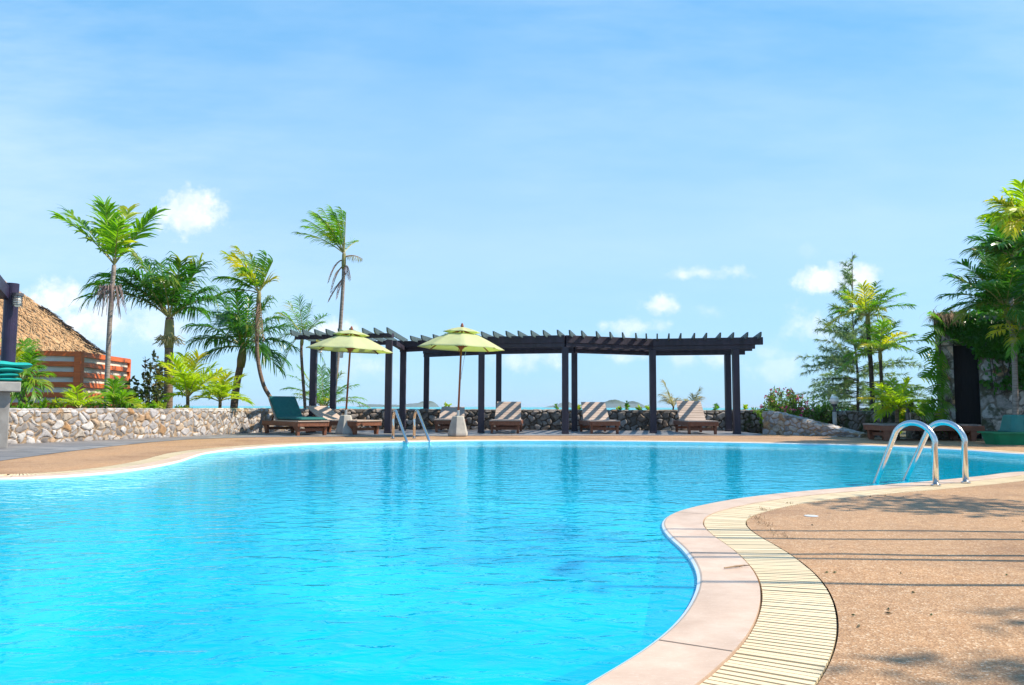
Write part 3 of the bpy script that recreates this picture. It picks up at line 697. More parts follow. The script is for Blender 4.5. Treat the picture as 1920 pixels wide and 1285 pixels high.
def cushion():
    # pad follows seat and back of the first lounger
    root_m = Matrix.Translation(L1.location) @ Matrix.Rotation(L1.rotation_euler.z, 4, 'Z')
    A = R(44); th = .075; n = 26; prof = []
    path = [(.02, 0.), (hg - .02, 0.)]
    pts = []
    for i in range(n + 1):
        f = i / n; s = f * (hg + bl - .05)
        if s < hg - .1: pts.append((s, 0.0, 0.0))
        else:
            u = min(1, (s - hg + .1) / .2); a = A * u * u * (3 - 2 * u); q = pts[-1]; ds = (hg + bl - .05) / n
            pts.append((q[0] + ds * math.cos(a), q[1] + ds * math.sin(a), a))
    mb = MB(); W2 = LW / 2 - .05; m_ = 12; z0 = SH + .004
    rows = []
    for i, (y, z, a) in enumerate(pts):
        nrm = Vector((0, -math.sin(a), math.cos(a))); e = min(i, n - i) / 2.0; er = min(1, e) ** .5
        for j in range(m_ + 1):
            x = -W2 + 2 * W2 * j / m_; ed = min(1, min(j, m_ - j) / 1.5) ** .5
            t = th * (.45 + .55 * min(ed, er)) + .004 * math.sin(i * 1.7) * ed
            mb.v.append(Vector((x, y, z0 + z)) + nrm * t)
    off = len(mb.v)
    for (y, z, a) in pts:
        nrm = Vector((0, -math.sin(a), math.cos(a)))
        for j in range(m_ + 1): mb.v.append(Vector((-W2 + 2 * W2 * j / m_, y, z0 + z)) + nrm * .012)
    w = m_ + 1
    for i in range(n):
        for j in range(m_):
            a = i * w + j; mb.f.append((a, a + 1, a + w + 1, a + w)); b = off + a; mb.f.append((b, b + w, b + w + 1, b + 1))
        for j in (0, m_):
            a = i * w + j; mb.f.append((a, a + w, off + a + w, off + a) if j == 0 else (a, off + a, off + a + w, a + w))
    for i in (0, n):
        for j in range(m_):
            a = i * w + j; mb.f.append((a, off + a, off + a + 1, a + 1) if i == 0 else (a, a + 1, off + a + 1, off + a))
    o = mb.build('lounger_cushion', M['teal_fabric'], smooth=True)
    o.location = L1.location; o.rotation_euler = L1.rotation_euler
    return tag(o, 'dark green cushion lying folded up the back of a timber lounger', 'cushion')
cushion()

# ------------------------------------------------------------------ umbrellas
def umbrella(label, base, lean, R_=1.05, zr=2.07, za=2.46, twist=0.2, base_rot=.3):
    root = thing('parasol', (base.x, base.y, 0.0045), label, 'umbrella', 'pale green parasols by the pool')
    bx, by = base.x, base.y
    b = MB(); n = 6
    prof = [(.235, .005), (.25, .03), (.25, .075), (.145, .46), (.12, .475)]
    b.lathe(prof, (bx, by, 0), n, Matrix.Rotation(base_rot, 3, 'Z')); b.build('concrete_base', M['concrete'], root, bevel=.006)
    ax = Matrix.Rotation(lean, 3, 'Y')
    def T(p): return Vector((bx, by, .4)) + ax @ (Vector(p) - Vector((0, 0, .4)))
    p = MB(); p.lathe([(.035, .47), (.035, .60), (.03, .605)], (0, 0, 0), 14); p.v = [T(q) for q in p.v]; p.build('sleeve', M['sleeve'], root, smooth=False)
    p = MB(); p.tube([T((0, 0, .60)), T((0, 0, za - .03))], .024, 12); p.build('pole', M['pole_wood'], root, smooth=True)
    p = MB(); p.lathe([(.02, za - .02), (.035, za + .012), (.042, za + .04), (.025, za + .055), (.03, za + .07), (.012, za + .10)], (0, 0, 0), 12); p.v = [T(q) for q in p.v]; p.build('finial', M['pole_wood'], root, smooth=True)
    p = MB(); p.lathe([(.03, zr - .03), (.075, zr + .015), (.075, zr + .05), (.03, zr + .08)], (0, 0, 0), 12); p.v = [T(q) for q in p.v]; p.build('hub', M['pole_wood'], root)
    def canopy(r0, r1, zfun, name, m_):
        mb = MB(); seg = 8; sub = 6; rings = 9
        for i in range(rings + 1):
            t = i / rings; rr = r0 + (r1 - r0) * t
            for k in range(seg * sub):
                f = (k % sub) / sub; a0 = 2 * math.pi * (k // sub) / seg + twist; a1 = a0 + 2 * math.pi / seg
                q = Vector((math.cos(a0), math.sin(a0), 0)).lerp(Vector((math.cos(a1), math.sin(a1), 0)), f) * rr
                sag = math.sin(math.pi * f); q *= 1 - .05 * sag * t
                mb.v.append(T((q.x, q.y, zfun(t) - .014 * sag * t * (1 - .6 * t))))
        K = seg * sub
        for i in range(rings):
            for k in range(K): mb.f.append((i * K + k, (i + 1) * K + k, (i + 1) * K + (k + 1) % K, i * K + (k + 1) % K))
        o = mb.build(name, m_, root, smooth=True); s_ = o.modifiers.new('Solidify', 'SOLIDIFY'); s_.thickness = .006; s_.offset = 0
        return o
    zf = lambda t: za - .045 - (za - .045 - zr) * (t ** 1.12) + .015 * math.sin(math.pi * t)
    canopy(.34, R_, lambda t: zf(.32 + .68 * t), 'canopy', M['canvas'])
    canopy(.03, .45, lambda t: za + .0 - .115 * t ** 1.5, 'vent_cap', M['canvas'])
    for k in range(8):
        a = 2 * math.pi * k / 8 + twist; d = Vector((math.cos(a), math.sin(a), 0)); rb = MB()
        pts = [T(d * (R_ * t) + Vector((0, 0, zf(t) - .018))) for t in (.05, .4, .7, .985)]
        for q0, q1 in zip(pts, pts[1:]): rb.bar(q0, q1, .018, .022)
        o = rb.build('rib', M['pole_wood'], root)
        s_ = MB(); s_.bar(T(d * .06 + Vector((0, 0, zr + .03))), T(d * (R_ * .52) + Vector((0, 0, zf(.52) - .034))), .014, .018); s_.build('strut', M['pole_wood'], o)
    return root
u1 = umbrella('pale green parasol standing beside the lounger with the green cushion', G(647.5, 815.0), .045, 1.07, 2.07, 2.57, .25, .5)
u2 = umbrella('pale green parasol close to the pool edge right of the far ladder', G(858.5, 818.5), .035, 1.03, 2.06, 2.56, .12, .42)
# crank cord on the right umbrella's pole
c = MB(); bb = G(858.5, 818.5); c.tube([(bb.x + .18, bb.y - .02, 2.02), (bb.x + .13, bb.y - .03, 1.8), (bb.x + .075, bb.y - .03, 1.45), (bb.x + .065, bb.y - .03, 1.33)], .006, 5); 
c.v = [q for q in c.v]; c.build('cord', M['sleeve'], u2)

# ------------------------------------------------------------------ pool ladders
def ladder(label, rails, h, rad, group='steel pool ladders'):
    b0 = rails[0][0]; root = thing('pool_ladder', (b0.x, b0.y, .002), label, 'pool ladder', group)
    ends = []
    for base, wat in rails:
        d = Vector((wat.x - base.x, wat.y - base.y, 0)); L_ = d.length; d.normalize()
        r = h * .36; cx = r * .95; pts = [base + Vector((0, 0, .0)), base + Vector((0, 0, h - r))]
        a_end = math.atan2(h - r * .0, L_ - cx)    # slope of the outer leg
        th = math.pi / 2 - .0
        # semicircle until tangent to the outer leg
        slope = math.atan2(h - r + .03, L_ - cx - r * .55)
        stop = math.pi / 2 - slope
        k = 14
        for i in range(1, k + 1):
            a = math.pi - (math.pi - stop) * i / k
            pts.append(base + d * (cx + r * math.cos(a)) + Vector((0, 0, h - r + r * math.sin(a))))
        tang = (d * math.sin(stop) - Vector((0, 0, math.cos(stop))))
        q = pts[-1]; f = (q.z - WZ) / max(-tang.z, .05)
        w = q + tang * f
        # land on the requested water point
        for t in (.25, .5, .75, 1.0): pts.append(q.lerp(Vector((wat.x, wat.y, WZ)), t))
        last = (pts[-1] - pts[-2]).normalized()
        pts.append(pts[-1] + Vector((last.x * .12, last.y * .12, -.18))); pts.append(pts[-1] + Vector((0, 0, -.75)))
        m_ = MB(); m_.tube(pts, rad, 14); m_.build('rail', M['steel'], root, smooth=True)
        f_ = MB(); f_.lathe([(rad * 1.7, .004), (rad * 1.7, .012), (rad * 1.1, .018)], (base.x, base.y, 0), 16); f_.build('flange', M['steel'], root)
        ends.append(pts[-1])
    for z in (.2, .45, .7):
        s_ = MB(); s_.bar(ends[0] + Vector((0, 0, z)), ends[1] + Vector((0, 0, z)), .07, .025); s_.build('step', M['steel'], root)
    return root
ladder('large near steel pool ladder at the right edge of the pool', [(G(1755, 911.5), G(1642, 906, WZ)), (G(1811, 906.5), G(1698, 900.5, WZ))], .565, .026)
ladder('small distant steel pool ladder between the two parasols', [(G(737, 822.8), G(763.5, 830, WZ)), (G(776.5, 822.6), G(805.5, 828.8, WZ))], .60, .03)

# ------------------------------------------------------------------ left bar post, counter, cushions, thatched hut, slatted screen
def left_bar():
    root = thing('bar_counter', (-8.35, 12.95, 0), 'grey concrete bar counter with thick top at the left edge', 'counter')
    a = MB(); BR = Matrix.Rotation(R(32), 3, 'Z'); bu = BR @ Vector((1, 0, 0)); bb_ = BR @ Vector((0, 1, 0)); c0 = Vector((-8.07, 12.9, 0)); a.box(c0 - bu * .6 + bb_ * .3 + Vector((0, 0, .4525)), (1.2, .6, .905), BR); a.build('base', M['concrete_dark'], root, bevel=.01)
    a = MB(); c1 = Vector((-7.88, 12.86, 0)); a.box(c1 - bu * .8 + bb_ * .40 + Vector((0, 0, .985)), (1.6, .80, .155), BR); a.build('worktop', M['concrete'], root, bevel=.012)
    p = thing('pavilion_frame', (-8.42, 13.35, 1.063), 'round purple post and beam standing on the bar counter', 'pavilion frame')
    a = MB(); a.tube([(-8.42, 13.35, 1.063), (-8.42, 13.35, 2.73)], .108, 20); a.build('post', M['pillar'], p, smooth=False)
    a = MB(); a.bar((-8.50, 13.30, 2.56), (-6.15, 8.7, 2.56), .14, .21); a.build('beam', M['pillar'], p, bevel=.006)
    l = MB(); c_ = Vector((-8.22, 13.2, 0)); l.lathe([(.025, 2.55), (.085, 2.545), (.088, 2.50), (.07, 2.495)], c_, 14); lo = l.build('lantern', M['lamp_metal'], p)
    g = MB(); g.lathe([(.06, 2.495), (.062, 2.38), (.05, 2.33), (.02, 2.315)], c_, 14); g.build('glass', M['lamp_glass'], lo, smooth=True)
    k = MB()
    for z in (2.46, 2.42, 2.38, 2.345):
        k.tube([(c_.x + .074 * math.cos(t), c_.y + .074 * math.sin(t), z) for t in [i * math.pi / 8 for i in range(17)]], .006, 4)
    for i in range(6):
        t = i * math.pi / 3; k.tube([(c_.x + .074 * math.cos(t), c_.y + .074 * math.sin(t), 2.5), (c_.x + .074 * math.cos(t), c_.y + .074 * math.sin(t), 2.35), (c_.x, c_.y, 2.31)], .006, 4)
    k.tube([(c_.x, c_.y, 2.535), (c_.x - .15, c_.y + .08, 2.535)], .02, 6)
    k.build('cage', M['lamp_metal'], lo)
    labels = ['sea green folded cushion at the bottom of the stack on the bar counter', 'sea green folded cushion second from the bottom of the counter stack', 'sea green folded cushion second from the top of the counter stack', 'sea green folded cushion lying on top of the counter stack']
    z = 1.065
    for i in range(4):
        mb = MB(); nx, ny = 34, 10; w, dp, t = (1.02, .98, 1.0, 1.14)[i], .62, (.078, .082, .082, .10)[i]; x1 = (.02, -.03, .03, .15)[i]
        r2 = random.Random(40 + i)
        ph = r2.uniform(0, 6)
        for s in (1, -1):
            for ix in range(nx + 1):
                for iy in range(ny + 1):
                    fx, fy = ix / nx, iy / ny
                    e = (max(0, 1 - (2 * fx - 1) ** 6) ** .5) * (max(0, 1 - (2 * fy - 1) ** 4) ** .5)
                    wv = .012 * math.sin(fx * 13 + ph) + .008 * math.sin(fy * 7 + ph * 2)
                    mb.v.append(c1 + bu * (x1 - w + w * fx) + bb_ * (.06 + dp * fy + .012 * math.sin(fx * 9 + ph)) + Vector((0, 0, z + t / 2 + s * t / 2 * e * (1.0 + .10 * math.sin(fx * 22 + ph)) + (wv * (1 if i else .0)) * .6 * (1 - fx * .2))))
        k = (nx + 1) * (ny + 1)
        for ix in range(nx):
            for iy in range(ny):
                a_ = ix * (ny + 1) + iy; q = (a_, a_ + ny + 1, a_ + ny + 2, a_ + 1); mb.f.append(q); mb.f.append(tuple(k + x for x in q[::-1]))
        tag(mb.build('folded_cushion', M['teal_fabric_light'], origin=c1 - bu * .4 + bb_ * .3 + Vector((0, 0, z)), smooth=True), labels[i], 'cushion', 'folded cushions stacked on the counter')
        z += t * .93
left_bar()

def hut():
    eave = 2.15; cx, cy = -18.0, 28.0; hw, hd = 6.0, 4.3; apex = 5.75
    corner = D(190, 664, 24.2); hw = corner.x - cx; cy = 24.2 + hd; eave = corner.z
    root = thing('thatched_hut', (-21, 27, -.04), 'large hut with a steep straw thatched roof behind the orange slatted screen', 'hut')
    w = MB(); w.prism([(-25.5, 22.3), (-14.2, 25.0), (-19.6, 31.2), (-28.5, 29.2)], -.04, eave + .1); w.build('wall', M['panel'], root)
    mb = MB(); n = 28
    base = [Vector((-27.5, 21.0, eave)), corner.copy(), Vector((-19.5, 32.6, eave)), Vector((-31, 30, eave))]
    ap = D(-75, 478, 27.0)
    tops = [ap + Vector((dx_, dy_, 0)) for dx_, dy_ in ((-2.4, -.5), (.15, 0), (.0, .3), (-2.4, .3))]
    def pt(k, f, t):
        a = base[k].lerp(base[(k + 1) % 4], f); b = tops[k].lerp(tops[(k + 1) % 4], f); p = a.lerp(b, t); p.z += .10 * math.sin(math.pi * t); return p
    r2 = random.Random(5)
    for k in range(4):
        o = len(mb.v)
        for i in range(n + 1):
            for j in range(n + 1):
                p = pt(k, i / n, j / n); p.z += r2.uniform(-.03, .03) if 0 < i < n and 0 < j < n else 0; mb.v.append(p)
        for i in range(n):
            for j in range(n): a = o + i * (n + 1) + j; mb.f.append((a, a + n + 1, a + n + 2, a + 1))
    # thick eave underside
    o = len(mb.v)
    for p in base: mb.v.append(p)
    for p in base: q = p.lerp(Vector((-22, 27, p.z)), .12); q.z -= .22; mb.v.append(q)
    for k in range(4): mb.f.append((o + k, o + 4 + k, o + 4 + (k + 1) % 4, o + (k + 1) % 4))
    mb.f.append((o + 4, o + 5, o + 6, o + 7)[::-1])
    rf = mb.build('roof', M['thatch'], root, smooth=False)
    st = MB()      # loose straw laid down the two visible slopes
    for q in range(9000):
        k = 0 if q % 3 else 1; f, t = r2.random(), r2.uniform(.0, .97)
        p = pt(k, f, t); p2 = pt(k, min(1, max(0, f + r2.uniform(-.012, .012))), max(-.03, t - r2.uniform(.03, .07)))
        nrm = Vector((0, -.6, .8)) if k == 0 else Vector((.6, 0, .8)); sd = (p2 - p).cross(nrm).normalized()
        st.ribbon([p + nrm * .02, p2 + nrm * r2.uniform(.03, .075)], [.012, .008], sd)
    st.build('loose_straw', M['thatch'], rf)
    hp = MB()      # dark ragged hip
    for q in range(1100):
        t = r2.uniform(-.0, .42) ** 1.0; p = pt(0, 1 - r2.uniform(0, .012), t) + Vector((r2.uniform(-.02, .06), r2.uniform(-.05, .08), r2.uniform(-.02, .06)))
        p2 = p + Vector((r2.uniform(.05, .28), r2.uniform(-.1, .1), -r2.uniform(.08, .26))); hp.ribbon([p, p2], [.014, .006], Vector((0, 0, 1)))
    hp.build('ragged_edge', M['thatch_dark'], rf)
hut()

def screen():
    a = Vector((-12.9, 19.25, 0)); b = Vector((-10.83, 20.0, 0)); c_ = Vector((-11.07, 23.15, 0)); zt = 2.03
    root = thing('slatted_screen', (b.x, b.y, -.04), 'orange brown timber screen with grey panels between its bars behind the left stone wall', 'screen fence')
    def panel(p, q):
        t = (q - p).normalized(); nrm = Vector((t.y, -t.x, 0)); off = -nrm * .06
        m_ = MB(); m_.bar((p.x + off.x, p.y + off.y, zt / 2 - .06), (q.x + off.x, q.y + off.y, zt / 2 - .06), .03, zt - .08); m_.build('backing_panel', M['panel'], root)
        z = zt
        while z > .3:
            m_ = MB(); m_.bar((p.x, p.y, z - .062), (q.x, q.y, z - .062), .05, .124); m_.build('rail', M['orange'], root, bevel=.004); z -= .256
        k = max(1, int((q - p).length / 1.6))
        for i in range(k + 1):
            if i == 0 and p is b: continue
            s = p.lerp(q, i / k); 
            if s == b: continue
            m_ = MB(); m_.box((s.x - nrm.x * .02, s.y - nrm.y * .02, zt / 2 - .01), (.08, .08, zt - .03)); m_.build('upright', M['orange'], root)
    panel(a, b); panel(b, c_)
    m_ = MB(); m_.box((b.x, b.y, zt / 2 + .003), (.17, .17, zt)); m_.build('corner_post', M['orange'], root, bevel=.006)
screen()

# ------------------------------------------------------------------ plants
def frond(mb, rb, B, T, sag, ll, lw, n, rr, droop=.35, lift=.25, wind=None, pet=.16, rad=.014, ragged=.12, tipk=.35):
    B, T = Vector(B), Vector(T); L_ = (T - B).length; Sg = Vector((0, 0, sag * L_)); wind = wind or Vector((0, 0, 0))
    def p(t): return B + (T - B + Sg) * t - Sg * t * t
    k = 10; pts = [p(i / k) for i in range(k + 1)]
    rb.tube(pts, [rad * (1 - .8 * i / k) for i in range(k + 1)], 4, cap=False)
    for i in range(n):
        t = pet + (1 - pet) * (i + .5) / n; q = p(t); tg = (p(min(1, t + .02)) - p(t - .02)).normalized()
        side = tg.cross(Vector((0, 0, 1)))
        if side.length < .15: side = tg.cross(Vector((0, 1, 0)))
        side.normalize(); up = side.cross(tg)
        u = (t - pet) / (1 - pet); pr = (min(1, .45 + u * 2.6)) * (1 - (1 - tipk) * max(0, (u - .35) / .65) ** 1.5)
        a = R(32 + 30 * u)
        for s in (-1, 1):
            if rr.random() < ragged * .5: continue
            l = ll * pr * rr.uniform(1 - ragged, 1 + ragged * .5); aa = a + rr.uniform(-.13, .13)
            d = (side * s * math.cos(aa) + tg * math.sin(aa) + up * (lift + rr.uniform(-.22, .22)) + wind).normalized()
            ps = [q]; dd = d.copy()
            for j in range(3):
                dd = (dd + Vector((0, 0, -droop * (j + .4) * .55)) + wind * .25).normalized(); ps.append(ps[-1] + dd * (l / 3))
            w = tg - d * tg.dot(d)
            w = (w + up * rr.uniform(-.35, .35)); w = w - d * w.dot(d)
            if w.length < .05: w = up
            w.normalize()
            mb.ribbon(ps, [lw * .22, lw * .36, lw * .28, lw * .04], w)
def palm(name, label, trunk, d, r0, r1, fronds, mt='leaf_mid', ll=.5, lw=.05, n=26, sag=.25, extra=0, bark='trunk_grey', shaft=0.0, droop=.35, wind=None, group=None, seed=None, cat='palm tree', lift=.25, flower=None, dead=None, rad=.014, base=None, ragged=.2, exlen=1.0, tipk=.55, base_z=-.04):
    rr = random.Random(seed if seed is not None else hash(label) % 1000 if False else sum(map(ord, label)))
    pts = [D(px, py, d) for px, py in trunk]
    b0 = pts[0].copy(); b0.z = base_z
    if pts[0].z > base_z + .02: pts = [b0] + pts
    root = thing(name, (b0.x, b0.y, base_z), label, cat, group)
    sm = []
    for i in range(len(pts) - 1):
        for j in range(5): sm.append(catm(pts, i, j / 5))
    sm.append(pts[-1]); k = len(sm)
    t_ = MB(); t_.tube(sm, [r0 + (r1 - r0) * i / (k - 1) for i in range(k)], 10); t_.build('trunk', M[bark], root, smooth=True)
    top = pts[-1]
    if shaft:
        s_ = MB(); ax = (sm[-1] - sm[-2]).normalized(); s_.tube([top - ax * shaft, top - ax * shaft * .6, top - ax * shaft * .1, top + ax * .05], [r1 * 1.15, r1 * 1.35, r1 * 1.1, r1 * .6], 10); s_.build('crownshaft', M['crownshaft'], root, smooth=True)
    lens = []
    for fr in fronds:
        tx, ty, dz = fr[:3]; sg = fr[3] if len(fr) > 3 else sag; m2 = fr[4] if len(fr) > 4 else mt
        T = D(tx, ty, d + dz); lens.append((T - top).length)
        a, b = MB(), MB(); B = top + Vector((rr.uniform(-.02, .02), rr.uniform(-.02, .02), rr.uniform(-.06, .02)))
        frond(a, b, B, T, sg, ll, lw, n, rr, droop, lift, wind, rad=rad, ragged=ragged, tipk=tipk)
        o = a.build('frond', M[m2], root); b.build('rachis', M['rachis'], o)
    Lm = sum(lens) / max(1, len(lens))
    for e in range(extra):
        az = math.pi * 2 * (e + rr.random() * .6) / extra; az = math.pi / 2 + (az - math.pi) * .9 if False else az
        # mostly towards and away from the viewer
        v = Vector((math.cos(az) * .55, math.sin(az), rr.uniform(.15, .75))).normalized() * Lm * rr.uniform(.75, 1.0) * exlen
        a, b = MB(), MB(); frond(a, b, top, top + v, sag * 1.1, ll, lw, n, rr, droop, lift, wind, rad=rad, ragged=ragged, tipk=tipk)
        o = a.build('frond', M[mt], root); b.build('rachis', M['rachis'], o)
    if flower:
        px, py, w, m2, dens = flower; c_ = D(px, py, d); a = MB()
        for q in range(dens):
            az = rr.uniform(0, 6.28); el = rr.uniform(-.2, .7); l = w * rr.uniform(.5, 1)
            v = Vector((math.cos(az), math.sin(az) * .8, el * .6)) * l; p1 = c_ + v * .6; p2 = c_ + v + Vector((0, 0, -w * rr.uniform(.1, 1.0) * (1.6 if m2 == 'dryviolet' else .35)))
            a.tube([c_, p1 + Vector((0, 0, w * .15)), p1.lerp(p2, .6), p2], [.012, .009, .007, .004], 4, cap=False)
        a.build('flower_stalk', M[m2], root)
    if dead:
        for (sx, sy, tx, ty, sg, m2) in dead:
            a, b = MB(), MB(); frond(a, b, D(sx, sy, d), D(tx, ty, d - .1), sg, ll * .6, lw * .6, max(8, n // 2), rr, 1.2, -.1, wind, rad=rad * 1.4)
            o = a.build('withered_frond', M[m2], root); b.build('rachis', M['dry'], o)
    return root
def catm(P, i, t):
    p0, p1, p2, p3 = P[max(0, i - 1)], P[i], P[i + 1], P[min(len(P) - 1, i + 2)]
    return .5 * ((2 * p1) + (p2 - p0) * t + (2 * p0 - 5 * p1 + 4 * p2 - p3) * t * t + (3 * p1 - p0 - 3 * p2 + p3) * t ** 3)

WL = Vector((-.35, .0, 0))
palm('palm_tree', 'slim tall palm with a bright green three pointed crown beside the orange screen', [(199, 770), (203, 660), (208, 570), (214, 497)], 18.3, .062, .048,
     [(112, 408, -.3, .30), (128, 398, .3, .22), (188, 384, .25, .12), (196, 384, -.35, .1), (240, 392, .9, .12), (292, 400, -.2, .10), (282, 402, .4, .12), (222, 420, -1.0, .2)], 'leaf_bright', .58, .095, 22, .2, 0, 'trunk_grey', .0, .28, None, seed=11, lift=.15,
     flower=(205, 545, .42, 'dryviolet', 60), rad=.018, tipk=.6)
palm('palm_tree', 'sturdy palm with a full dark green crown and tan flower clusters left of centre', [(315, 772), (316, 700), (317, 640), (318, 596)], 19.8, .115, .095,
     [(170, 556, -.2, .62), (184, 534, .5, .58), (200, 520, -.6, .5), (256, 486, -.3, .32), (270, 492, .5, .3), (300, 494, .9, .3), (340, 490, -.9, .35), (374, 500, -.1, .22), (388, 545, .4, .38), (398, 560, -.4, .42), (300, 520, -1.3, .5), (335, 520, 1.2, .4), (240, 510, -1.0, .5)], 'leaf_dark', .80, .062, 36, .35, 2, 'trunk_brown', .75, .7, None, seed=12, tipk=.85,
     flower=(318, 640, .42, 'flower_tan', 90), rad=.024)
palm('palm_tree', 'broad dark palm with a short thick trunk and dense crown behind the lime green palm', [(438, 772), (444, 720), (452, 680), (456, 652)], 24.0, .12, .10,
     [(356, 612, -.3, .55), (360, 642, .3, .5), (377, 672, -.6, .45), (392, 585, .8, .4), (412, 558, .2, .3), (440, 548, -.7, .25), (468, 556, .8, .25), (505, 562, .1, .3), (540, 612, .3, .5), (548, 650, -.3, .55), (536, 678, .4, .6), (520, 690, -.7, .6), (430, 600, -1.5, .5), (470, 610, -1.6, .5), (400, 640, 1.3, .5), (490, 660, -1.4, .6)], 'leaf_dark', .86, .062, 34, .45, 3, 'trunk_brown', .6, .75, None, seed=13, rad=.024)
palm('palm_tree', 'wind bent palm with a thin curved trunk and ragged yellowing crown above the green cushion', [(513, 760), (494, 722), (483, 670), (482, 610), (486, 549)], 22.3, .06, .052,
     [(402, 560, -.2, .5, 'leaf_mid'), (408, 522, .3, .42), (424, 476, -.3, .3), (446, 464, .4, .25), (440, 480, -.8, .3), (470, 480, .6, .2), (500, 478, -.1, .1), (512, 490, .1, .16), (508, 528, .4, .5), (452, 505, -.9, .4)], 'leaf_mid', .58, .052, 30, .3, 1, 'trunk_brown', .3, .5, WL, seed=14, rad=.016, ragged=.3,
     dead=[(488, 552, 478, 640, .3, 'leaf_dry'), (486, 560, 495, 640, .3, 'dry')])
palm('palm_tree', 'sparse feathery young palm growing between the dark palm and the pergola corner', [(572, 768), (568, 710), (565, 660), (567, 632)], 23.6, .05, .04,
     [(524, 588, -.3, .5), (540, 566, .4, .35), (560, 560, -.4, .2), (584, 572, .3, .2), (612, 592, -.2, .35), (604, 606, .5, .4), (520, 640, .2, .7), (606, 650, -.5, .7), (530, 690, -.3, .9), (612, 690, .3, .9)], 'leaf_mid', .46, .03, 24, .3, 2, 'trunk_brown', .25, .5, WL * .6, seed=15, ragged=.3)
palm('palm_tree', 'tallest slender palm with wind swept crown rising behind the left parasol', [(624, 765), (629, 715), (636, 640), (643, 540), (645, 474)], 25.5, .075, .055,
     [(560, 437, -.3, .36), (574, 412, .3, .30), (588, 398, -.3, .25), (604, 391, .4, .2), (622, 390, -.5, .15), (640, 392, .3, .06), (649, 398, -.2, .04), (572, 424, .9, .34), (596, 402, -.9, .28), (612, 415, .2, .3), (630, 400, -.7, .15)], 'leaf_bright', .50, .04, 30, .2, 1, 'trunk_grey', .55, .4, Vector((-.7, 0, 0)), seed=16, rad=.02, ragged=.25,
     dead=[(646, 500, 621, 548, 1.0, 'dry'), (646, 490, 616, 530, 1.2, 'dry'), (647, 482, 680, 486, .5, 'leaf_dry'), (648, 512, 632, 560, .4, 'dryviolet'), (645, 520, 616, 566, .25, 'dryviolet'), (648, 500, 658, 525, 1.3, 'dryviolet')])
palm('palm_clump', 'bushy feather palm clump behind the two leftmost pergola posts', [(607, 769), (607, 765)], 24.9, .06, .05,
     [(532, 730, -.3, .6), (545, 705, .3, .5), (560, 690, -.2, .4), (590, 690, .4, .35), (602, 690, -.3, .3), (620, 695, .2, .35), (640, 700, -.2, .4), (668, 722, .2, .5), (690, 764, -.3, .6), (680, 748, .4, .5), (530, 752, -.3, .6), (640, 735, -.6, .5), (575, 735, -.8, .5)], 'leaf_mid', .42, .035, 24, .4, 6, 'trunk_brown', 0, .5, None, seed=17, cat='palm bush', ragged=.25)
palm('young_palm', 'lime green young palm in front of the flowering palm, on the left stone wall', [(352, 775), (352, 742)], 19.1, .045, .04,
     [(300, 712, -.2, .35), (306, 682, .2, .3), (322, 672, -.4, .25), (345, 668, .5, .2), (372, 668, -.2, .2), (400, 688, .3, .3), (420, 695, -.3, .3), (318, 746, -.4, .5), (396, 730, -.4, .4), (340, 700, -.9, .4), (375, 706, -.9, .4)], 'leaf_yellow', .46, .058, 22, .3, 3, 'trunk_brown', 0, .3, None, seed=18, cat='young palm', rad=.016)
palm('young_palm', 'low lime green palm beside the curved thin trunk, just left of the lounger', [(412, 775), (413, 752)], 20.2, .045, .04,
     [(372, 722, -.2, .35), (392, 706, .2, .25), (425, 704, -.2, .25), (456, 706, .3, .25), (366, 748, -.3, .4), (458, 748, -.4, .5), (405, 722, -.8, .4), (440, 726, .7, .4), (390, 740, -.8, .5), (466, 755, .2, .5)], 'leaf_yellow', .42, .056, 20, .3, 3, 'trunk_brown', 0, .3, None, seed=19, cat='young palm', rad=.016)
palm('young_palm', 'leafy green palm standing directly beside the bar post at far left', [(44, 775), (42, 715)], 16.6, .06, .05,
     [(22, 650, -.3, .4), (45, 642, .3, .35), (66, 662, -.3, .5), (74, 690, .2, .6), (88, 728, -.2, .7), (60, 640, .6, .4), (16, 700, .2, .6), (70, 748, -.5, .8), (30, 745, -.5, .8), (50, 700, -.9, .6), (5, 640, .1, .35)], 'leaf_mid', .36, .045, 26, .4, 1, 'trunk_brown', 0, .45, None, seed=20, cat='young palm')
palm('young_palm', 'small yellow green palm before the corner of the orange screen', [(150, 775), (150, 766)], 16.6, .035, .03,
     [(112, 752, -.2, .4), (128, 732, .2, .3), (142, 728, -.3, .2), (165, 738, .3, .3), (178, 752, -.2, .4), (104, 762, .1, .5)], 'leaf_yellow', .30, .045, 14, .3, 3, 'trunk_brown', 0, .35, None, seed=21, cat='young palm')
palm('young_palm', 'small green palm at the foot of the slim tall palm', [(214, 775), (214, 764)], 17.2, .035, .03,
     [(176, 752, -.2, .4), (190, 735, .2, .3), (212, 716, -.2, .2), (224, 712, .3, .2), (238, 736, -.3, .3), (252, 752, .2, .4), (170, 762, -.4, .5), (260, 764, -.3, .5), (205, 740, -.6, .4)], 'leaf_bright', .34, .05, 16, .3, 3, 'trunk_brown', 0, .4, None, seed=22, cat='young palm')
palm('palm_tree', 'tall palm of the right hand pair standing before the grey needled tree', [(1637, 775), (1633, 690), (1629, 640), (1627, 592)], 21.0, .065, .05,
     [(1552, 612, -.2, .55), (1560, 590, .3, .5), (1583, 548, -.2, .38), (1588, 560, .5, .4), (1618, 536, -.3, .3), (1644, 532, .4, .28), (1672, 545, -.4, .35), (1692, 552, .2, .3), (1708, 574, -.2, .4), (1666, 602, -.5, .6), (1650, 580, -.9, .4), (1600, 585, -1.0, .45)], 'leaf_mid', .42, .042, 28, .35, 3, 'trunk_dark', .35, .45, None, seed=23)
